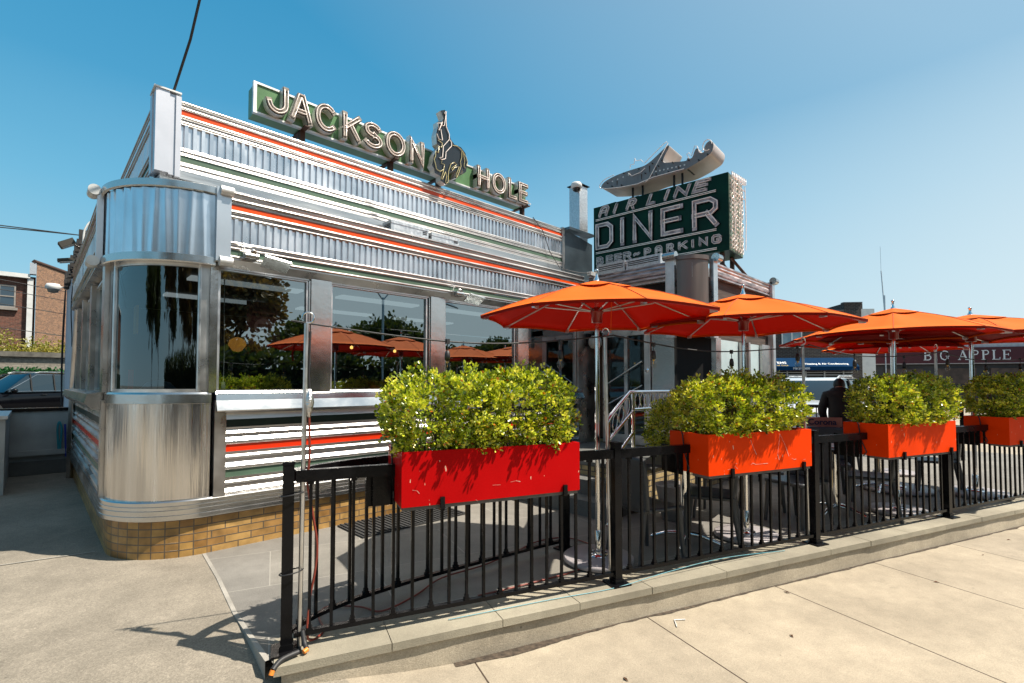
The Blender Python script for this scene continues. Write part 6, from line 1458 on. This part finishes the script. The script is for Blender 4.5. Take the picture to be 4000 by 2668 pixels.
mb = MB(); mb.box((-40, 42.0, 8.05), (-.25, 42.39, 8.3)); mb.build('gutter', WHITEP, bb)
mb = MB(); mb.box((-.36, 42.1, 3.0), (-.1, 42.39, 8.05)); mb.build('downspout', WHITEP, bb)
mb = MB(); mb.box((-.28, 41.9, 8.31), (.01, 42.39, 9.0)); mb.build('leader_head', GALV2, bb)
mb = MB(); mb.box((-1.05 - 2.9, 42.2, 6.05), (-.75, 42.39, 6.2)); mb.build('sill', pm('stone_sill', (.28, .25, .22), .8), bb)
def bwin(x0, x1, z0, z1, y, root):
    mb = MB(); t_ = .07
    mb.box((x0, y, z0), (x1, y + .06, z0 + t_)); mb.box((x0, y, z1 - t_), (x1, y + .06, z1)); mb.box((x0, y, z0 + t_), (x0 + t_, y + .06, z1 - t_)); mb.box((x1 - t_, y, z0 + t_), (x1, y + .06, z1 - t_))
    for q in range(1, 4): mb.box((lerp(x0, x1, q / 4) - .05, y - .01, z0 + t_), (lerp(x0, x1, q / 4) + .05, y + .05, z1 - t_))
    mb.box((x0 + t_, y, (z0 + z1) / 2 - .03), (x1 - t_, y + .05, (z0 + z1) / 2 + .03))
    f = mb.build('window', pm('tan_frame', (.30, .27, .24), .6), root); g_ = MB(); g_.poly([(x0, y + .03, z0), (x1, y + .03, z0), (x1, y + .03, z1), (x0, y + .03, z1)]); g_.build('pane', pm('dark_blue_glass', (.02, .05, .08), .05, 0, .3, .7, spec=1), root, f)
bwin(-3.7, -.85, 6.2, 7.55, 42.28, bb)
t = thing('block_wall', 'grey and tan concrete block wall with a flat cap above the hedge screen', 'wall', (-2, 33, 0))
mb = MB(); mb.box((-30, 33.0, -.2), (2.6, 33.3, 2.9)); mb.build('wall_face', BLOCK, t); mb = MB(); mb.box((-30, 32.85, 2.9), (2.7, 33.5, 3.14)); mb.build('cap', pm('mossy_cap', (.13, .12, .10), .9, 0, .4, 4), t)
t = thing('hedge_screen', 'green artificial hedge panel screen behind the black suv', 'hedge', (-2, 31.2, 0))
rnd = random.Random(4); pts = [(Vector((rnd.uniform(-8, 2.2), 31.2 + rnd.uniform(-.1, .06), rnd.uniform(.2, 2.28))), Vector((rnd.uniform(-.3, .3), -1, .2)).normalized()) for _ in range(5600)]
mb = MB(); leaf_cloud(mb, pts, .13, 3, .0, .06, 3, 0); mb.build('leaves', LEAF_H, t); mb = MB(); mb.box((-30, 31.32, .2), (2.2, 31.4, 2.25)); mb.build('backing', pm('dark_green_mesh', (.005, .02, .01), .9), t)
def tree(name, label, cat, x, y, z0, h, rw, mat, seed, dens=1., leaf=.16, trunk=.12, bare=False, group=None, flat=1.):
    rnd = random.Random(seed); t = thing(name, label, cat, (x, y, z0), group=group); tb = MB(); tips = []
    def br(p, d, L, r, lv):
        q = p + d * L * .5 + Vector((rnd.uniform(-.06, .06), rnd.uniform(-.06, .06), 0)) * L; e = p + d * L + Vector((rnd.uniform(-.08, .08), rnd.uniform(-.08, .08), rnd.uniform(-.02, .05))) * L
        tb.tube([p, q, e], lambda t_: r * (1 - .45 * t_), 5 if lv > 1 else 7, caps=False)
        if lv >= 4: tips.append((e, d)); tips.append((q, d)); return
        if lv >= 2: tips.append((e, d))
        for k in range(rnd.choice((3, 3, 4)) if lv < 3 else 3):
            a = rnd.uniform(0, 2 * pi); sp = rnd.uniform(.35, .8); ax = Vector((cos(a), sin(a), 0)); nd = (d * 1. + ax * sp * rw / (h * .32) * .7 + Vector((0, 0, .15))).normalized(); br(e, nd, L * rnd.uniform(.62, .82), r * .58, lv + 1)
    br(Vector((x, y, z0)), Vector((rnd.uniform(-.05, .05), rnd.uniform(-.05, .05), 1)).normalized(), h * .27, trunk, 0)
    tb.build('trunk', BARK, t); pts = []
    for e, d in tips:
        for k in range(int(3 * dens) + 1):
            o = Vector((rnd.gauss(0, 1), rnd.gauss(0, 1), rnd.gauss(0, .8))) * h * .045; pts.append((e + o, (o + d * .1 + Vector((0, 0, .01))).normalized()))
    mb = MB(); leaf_cloud(mb, pts, leaf, 5, .1, leaf * 1.2, seed, 0); mb.build('crown', mat, t); return t
tree('spring_tree', 'small tree with sparse yellow green leaves in front of the white downspout', 'tree', .35, 37.5, .0, 5.0, 2.2, LEAF_Y, 31, .5, .13, .09)
tree('spring_tree', 'low spring shrub with thin twigs at the left picture edge above the wall', 'tree', -1.2, 36.5, .0, 4.9, 2.2, LEAF_Y, 37, .5, .13, .07)
t = thing('power_lines', 'two thin black wires reaching the top of the stucco wall from the left', 'wires', (-6, 14, 4.5))
mb = MB()
for dz in (0, .22): mb.tube(smooth([(-12, 12.5, 4.35 - dz * 1.6), (-5, 11.7, 4.1 - dz * .8), (.5, 10.9, 4.12)]), .009, 5); mb.nxt()
for dz, y in ((0, 38), (.5, 38.2), (1.3, 38.1), (2.6, 38)): mb.tube(smooth([(-14, y, 8.2 - dz), (-5, y, 7.6 - dz), (2.2, y + 1, 6.9 - dz)]), .02, 4); mb.nxt()
mb.buildm('wire', RUBBER, t)
# ================================================================== right background
def face_m(cx_px, t_): pass
ob = thing('brown_brick_building', 'dark brown two storey brick building with a blue shop awning', 'building', (40, 14, 0))
# wall plane roughly square to the view: built in a rotated local frame
BA = -36.
MBk = Matrix.Translation((36.5, 14.2, 0)) @ Matrix.Rotation(R(BA - 14), 4, 'Z')
def addp(name, mat, boxes, root, M, label=None, bevel=0, parent=None, split=False):
    mb = MB()
    for a_, b_ in boxes: mb.box(a_, b_, 0, M); mb.nxt()
    if split: return mb.buildm(name, mat, root, parent, bevel=bevel, label=label)
    return mb.build(name, mat, root, parent, bevel=bevel, label=label)
addp('front_wall', BR_BROWN, [((-9, 0, -.1), (8.4, 6, 6.75)), ((7.25, 0, 6.75), (8.4, 6, 7.3))], ob, MBk)
addp('coping', pm('parapet_coping', (.10, .10, .11), .7), [((-9, -.08, 6.75), (7.2, .3, 6.84)), ((7.2, -.08, 7.3), (8.45, .3, 7.38))], ob, MBk)
addp('side_wall', WHITEP, [((8.41, .05, -.1), (9.3, 9, 6.9))], ob, MBk)
addp('chimney', BR_BROWN, [((9.0, 3, 6), (10.2, 4.4, 7.75))], ob, MBk)
addp('storefront', BLACK, [((-8.5, -.06, .1), (7.6, -.01, 2.5))], ob, MBk)
addp('shutter_bar', GALV2, [((-3.0 + 1.25 * i, -.2, .3), (-2.93 + 1.25 * i, -.1, 2.5)) for i in range(9)], ob, MBk, split=True)
addp('shutter_bar', GALV2, [((-3.0, -.24, 2.2), (7.6, -.2, 2.25)), ((-3.0, -.24, 2.38), (7.6, -.2, 2.43))], ob, MBk, split=True)
for x in (-1.6, 3.0):
    f = addp('window', WHITEP, [((x, -.05, 4.16), (x + 1.4, -.01, 4.24)), ((x, -.05, 5.4), (x + 1.4, -.01, 5.48)), ((x, -.05, 4.24), (x + .08, -.01, 5.4)), ((x + 1.32, -.05, 4.24), (x + 1.4, -.01, 5.4)), ((x + .66, -.05, 4.24), (x + .74, -.01, 5.4))], ob, MBk)
    addp('pane', pm('pale_pane', (.25, .36, .42), .15), [((x + .08, -.03, 4.24), (x + 1.32, -.02, 5.4))], ob, MBk, parent=f)
aw = thing('blue_shop_awning', 'dark blue shop awning with Heating & Air Conditioning lettering', 'awning', (36, 13, 3))
mb = MB(); P = [(-4.0, -.1, 3.44), (7.7, -.1, 3.44), (7.7, -.9, 2.8), (-4.0, -.9, 2.8), (-4.0, -.9, 2.54), (7.7, -.9, 2.54), (7.7, -.1, 2.54)]
V_ = [MBk @ Vector(p) for p in P]
mb.poly([V_[0], V_[1], V_[2], V_[3]]); mb.poly([V_[3], V_[2], V_[5], V_[4]]); mb.poly([V_[1], V_[6], V_[5], V_[2]]); mb.build('canvas', pm('navy_canvas', (.002, .035, .10), .8, 0, .1, spec=.05), aw)
WI = pm('white_ink', (.75, .77, .8), .6)
sl_ = math.atan2(.64, .8)
def awt(txt, size, x, z, mat, **k): return text_obj(txt, size, MBk @ Matrix.Translation((x, -.1 - (3.44 - z) / .64 * .8 - .02, z + .012)) @ Matrix.Rotation(sl_, 4, 'X'), mat, 'lettering', aw, **k)
awt('SYSTEMS', .33, 1.66, 3.0, WI, bold=.006, shear=.15, sx=1.08)
awt('Heating & Air Conditioning', .25, 4.25, 2.93, WI, bold=.006, sx=1.02)
awt('nd Corp.', .22, 2.3, 2.84, pm('gold_ink', (.5, .35, .05), .6), shear=.3)
text_obj('718 278-8800', .19, MBk @ Matrix.Translation((3.35, -.915, 2.60)) @ Matrix.Rotation(R(90), 4, 'X'), WI, 'lettering', aw, bold=.004, sx=1.05)
# shop with maroon sign
MA = Matrix.Translation((44.5, 7.5, 0)) @ Matrix.Rotation(R(-62), 4, 'Z')
sb = thing('maroon_sign_shop', 'single storey shop with a long maroon BIG APPLE sign', 'shop', (44, 8, 0))
addp('front_wall', pm('shop_front', (.03, .03, .035), .5, 0, .4, .7), [((-4.0, 0, -.1), (24, 8, 4.6))], sb, MA)
addp('parapet', pm('pale_parapet', (.55, .56, .58), .7, 0, .15), [((-4.2, -.2, 4.15), (24, .3, 4.62))], sb, MA)
sg = addp('sign_board', pm('maroon_sign', (.075, .007, .014), .4, 0, .05), [((-3.2, -.35, 3.05), (24, -.21, 4.14))], sb, MA)
addp('sign_edge', pm('pale_edge', (.45, .4, .4), .6), [((-3.2, -.37, 3.0), (24, -.33, 3.05))], sb, MA)
addp('window_board', pm('menu_panel', (.08, .05, .04), .5, 0, .6, 2), [((-2.5 + 3.1 * i, -.06, 1.6), (-.2 + 3.1 * i, -.01, 2.7)) for i in range(6)], sb, MA, split=True)
addp('shop_door', pm('door_grey', (.2, .2, .21), .4), [((-3.7, -.1, 0), (-2.8, -.02, 2.4))], sb, MA)
def serif(word, x, z, h, M, root, mat, parent):
    wds = {'B': .72, 'I': .36, 'G': .82, 'A': .86, 'P': .68, 'L': .66, 'E': .70, ' ': .42}
    for ch in word:
        w_ = wds[ch] * h * 1.15
        if ch != ' ':
            mb = MB(); th = .155 * h; tn = .06 * h; Y = -.37
            def bar(x0, z0, x1, z1, wd):
                d = Vector((x1 - x0, z1 - z0)).normalized(); nx_, nz_ = -d.y * wd / 2, d.x * wd / 2
                q = [(x0 + nx_, z0 + nz_), (x0 - nx_, z0 - nz_), (x1 - nx_, z1 - nz_), (x1 + nx_, z1 + nz_)]
                yy = Y - .004 * bar.k; bar.k += 1
                mb.poly([M @ Vector((x + a, yy, z + b)) for a, b in q][::-1])
            bar.k = 0
            def cbar(pts, wd):
                for i in range(len(pts) - 1): bar(*pts[i], *pts[i + 1], wd)
            W_ = w_; 
            if ch in 'BIPLE':
                sx = W_ * .5 if ch == 'I' else .22 * h
                bar(sx, 0, sx, h, th); bar(sx - .16 * h, tn / 2, sx + .16 * h, tn / 2, tn); bar(sx - .16 * h, h - tn / 2, sx + .16 * h, h - tn / 2, tn)
            if ch in 'BP':
                cbar([(.3 * h, h - tn / 2), (.5 * h, h - tn / 2), (.62 * h, .88 * h), (.64 * h, .74 * h), (.56 * h, .58 * h), (.3 * h, .53 * h)], tn * 1.6)
            if ch == 'B': cbar([(.3 * h, .53 * h), (.55 * h, .5 * h), (.68 * h, .38 * h), (.69 * h, .2 * h), (.55 * h, .05 * h), (.3 * h, tn / 2)], tn * 1.8)
            if ch in 'LE': bar(.2 * h, tn / 2, .72 * h, tn / 2, tn); bar(.70 * h, 0, .70 * h, .24 * h, tn)
            if ch == 'E': bar(.2 * h, h - tn / 2, .72 * h, h - tn / 2, tn); bar(.70 * h, h, .70 * h, .78 * h, tn); bar(.2 * h, .52 * h, .55 * h, .52 * h, tn); bar(.54 * h, .4 * h, .54 * h, .64 * h, tn)
            if ch == 'A': bar(.12 * h, 0, .45 * h, h, tn); bar(.42 * h, h, .78 * h, 0, th); bar(.22 * h, .34 * h, .66 * h, .34 * h, tn); bar(0, tn / 2, .26 * h, tn / 2, tn); bar(.62 * h, tn / 2, .94 * h, tn / 2, tn)
            if ch == 'G': cbar([(.80 * h, .74 * h), (.70 * h, .92 * h), (.45 * h, .98 * h), (.2 * h, .82 * h), (.12 * h, .5 * h), (.2 * h, .18 * h), (.45 * h, .02 * h), (.72 * h, .1 * h)], tn * 1.8); bar(.72 * h, .05 * h, .72 * h, .42 * h, th); bar(.56 * h, .42 * h, .9 * h, .42 * h, tn)
            mb.build('lettering', mat, root, parent)
        x += w_ + .10 * h
serif('BIG APPLE', 2.8, 3.27, .66, MA, sb, WI, sg)
an = thing('radio_mast', 'thin tall antenna mast rising behind the third umbrella', 'antenna', (33.2, 9.4, 0))
an.location = (33.2, 9.4, 0); an['_wo'] = (33.2, 9.4, 0)
# bearing of the mast: pixel x = 3461
b_ = (3461 - 2000) / 1929.8; A_ = R(45.87); dx, dy = cos(A_) + sin(A_) * b_, sin(A_) - cos(A_) * b_
mx_, my_ = dx * 30, dy * 30
mb = MB(); mb.tube([(mx_, my_, 0), (mx_, my_, 6.2), (mx_ - .10, my_ + .1, 8.5)], .03, 6); mb.tube([(mx_ - .10, my_ + .1, 8.5), (mx_ - .11, my_ + .11, 10.0)], .010, 5); mb.box((mx_ - .03, my_ - .06, 6.0), (mx_ + .04, my_ + .02, 7.0)); mb.build('mast', GALV2, an)
for i, (px, tt, h) in enumerate(((3590, 62, 6.5), (3720, 66, 6.2), (3870, 62, 6.6), (3960, 70, 6.8))):
    b_ = (px - 2000) / 1929.8; x, y = (cos(A_) + sin(A_) * b_) * tt, (sin(A_) - cos(A_) * b_) * tt
    tree('background_tree', 'green treetop showing above the maroon shop sign', 'tree', x, y, 0, h, 5, LEAF_Y, 50 + i, .5, .5, .2, group='treetops above the shop')
# street furniture between shop and patio
t = thing('metal_pipe_rail', 'grey pipe fence between the parked vehicle and the shop', 'fence', (20, 5, 0))
mb = MB(); mb.tube([(18.2, 6.2, 1.5), (21.5, 2.6, 1.5)], .02, 5); mb.tube([(18.2, 6.2, 0), (18.2, 6.2, 1.7)], .03, 6); mb.tube([(21.5, 2.6, 0), (21.5, 2.6, 1.7)], .03, 6); mb.build('pipe', GALV2, t)
# ================================================================== across the street (seen in the windows)
for i, (x, y, h, rw, mt, tr_) in enumerate(((11.3, -36, 12.5, 4.6, LEAF_R, .25), (-9, -14, 9, 3.5, LEAF_R, .2), (-14, -9, 10, 3.5, LEAF_R, .2), (-5, -20, 11, 3, LEAF_R, .2), (-1, -24, 12, 3, LEAF_R, .2), (-20, -2, 9, 4, LEAF_T, .2), (4, -44, 9.5, 7, LEAF_T, .3), (22, -44, 9.5, 8, LEAF_T, .3), (30, -42, 11, 8, LEAF_T, .3), (40, -46, 9, 8, LEAF_T, .3), (51, -45, 10, 8, LEAF_T, .3), (-6, -42, 12, 7, LEAF_T, .3), (-16, -38, 11, 7, LEAF_R, .3), (14, -48, 9.0, 8, LEAF_R, .3), (62, -40, 9, 8, LEAF_T, .3), (-30, -30, 12, 8, LEAF_T, .3), (-42, -18, 12, 8, LEAF_T, .3))):
    tree('street_tree', 'dark tree across the street mirrored in the diner windows', 'tree', x, y, 0, h, rw, mt, 70 + i, 2.2, .55, tr_, group='trees mirrored in the windows')
hd = thing('street_hedge', 'long dark hedge across the street mirrored low in the diner windows', 'hedge', (15, -27, 0))
rnd = random.Random(8); pts = [(Vector((rnd.uniform(-40, 70), -27 + rnd.uniform(-.8, .8), rnd.uniform(0, 1.0) ** .6 * 3.2 + rnd.uniform(0, .5))), Vector((rnd.uniform(-.5, .5), .8, .4)).normalized()) for _ in range(5200)]
mb = MB(); leaf_cloud(mb, pts, .55, 3, .1, .3, 3, 0); mb.build('leaves', LEAF_T, hd); mb = MB(); mb.box((-40, -27.6, 0), (70, -26.6, 2.7)); mb.build('core', pm('hedge_core', (.01, .014, .006), .95), hd)
vehicle('grey_suv', 'grey suv parked across the street, mirrored in the middle window', VM(12.5, -13, -.02, 5), 4.7, 1.85, 1.7, CARG)
vehicle('dark_suv', 'dark suv parked across the street, mirrored in the third window', VM(21, -13.5, -.02, 3), 4.8, 1.9, 1.75, CARB)
for i, x in enumerate((19, 34)):
    t = thing('street_lamp', 'tall street lamp across the street mirrored in the middle window', 'street lamp', (x, -24, 0), group='street lamps mirrored in the windows')
    mb = MB(); mb.tube([(x, -24, 0), (x, -24, 8.2)], .09, 8); mb.build('pole', GALV2, t)
    for sg_ in (-1, 1):
        mb = MB(); mb.tube(smooth([(x, -24, 8.0), (x + sg_ * .9, -24, 8.9), (x + sg_ * 2.6, -24, 9.2)]), .05, 6); ar = mb.build('arm', GALV2, t)
        mb = MB(); mb.box((x + sg_ * 2.9 - .35, -24.12, 9.13), (x + sg_ * 2.9 + .35, -23.88, 9.25)); mb.build('lamp_head', GALV2, t, ar)
for o in list(S.objects):
    for key in ('_wo', '_used'):
        if key in o.keys(): del o[key]
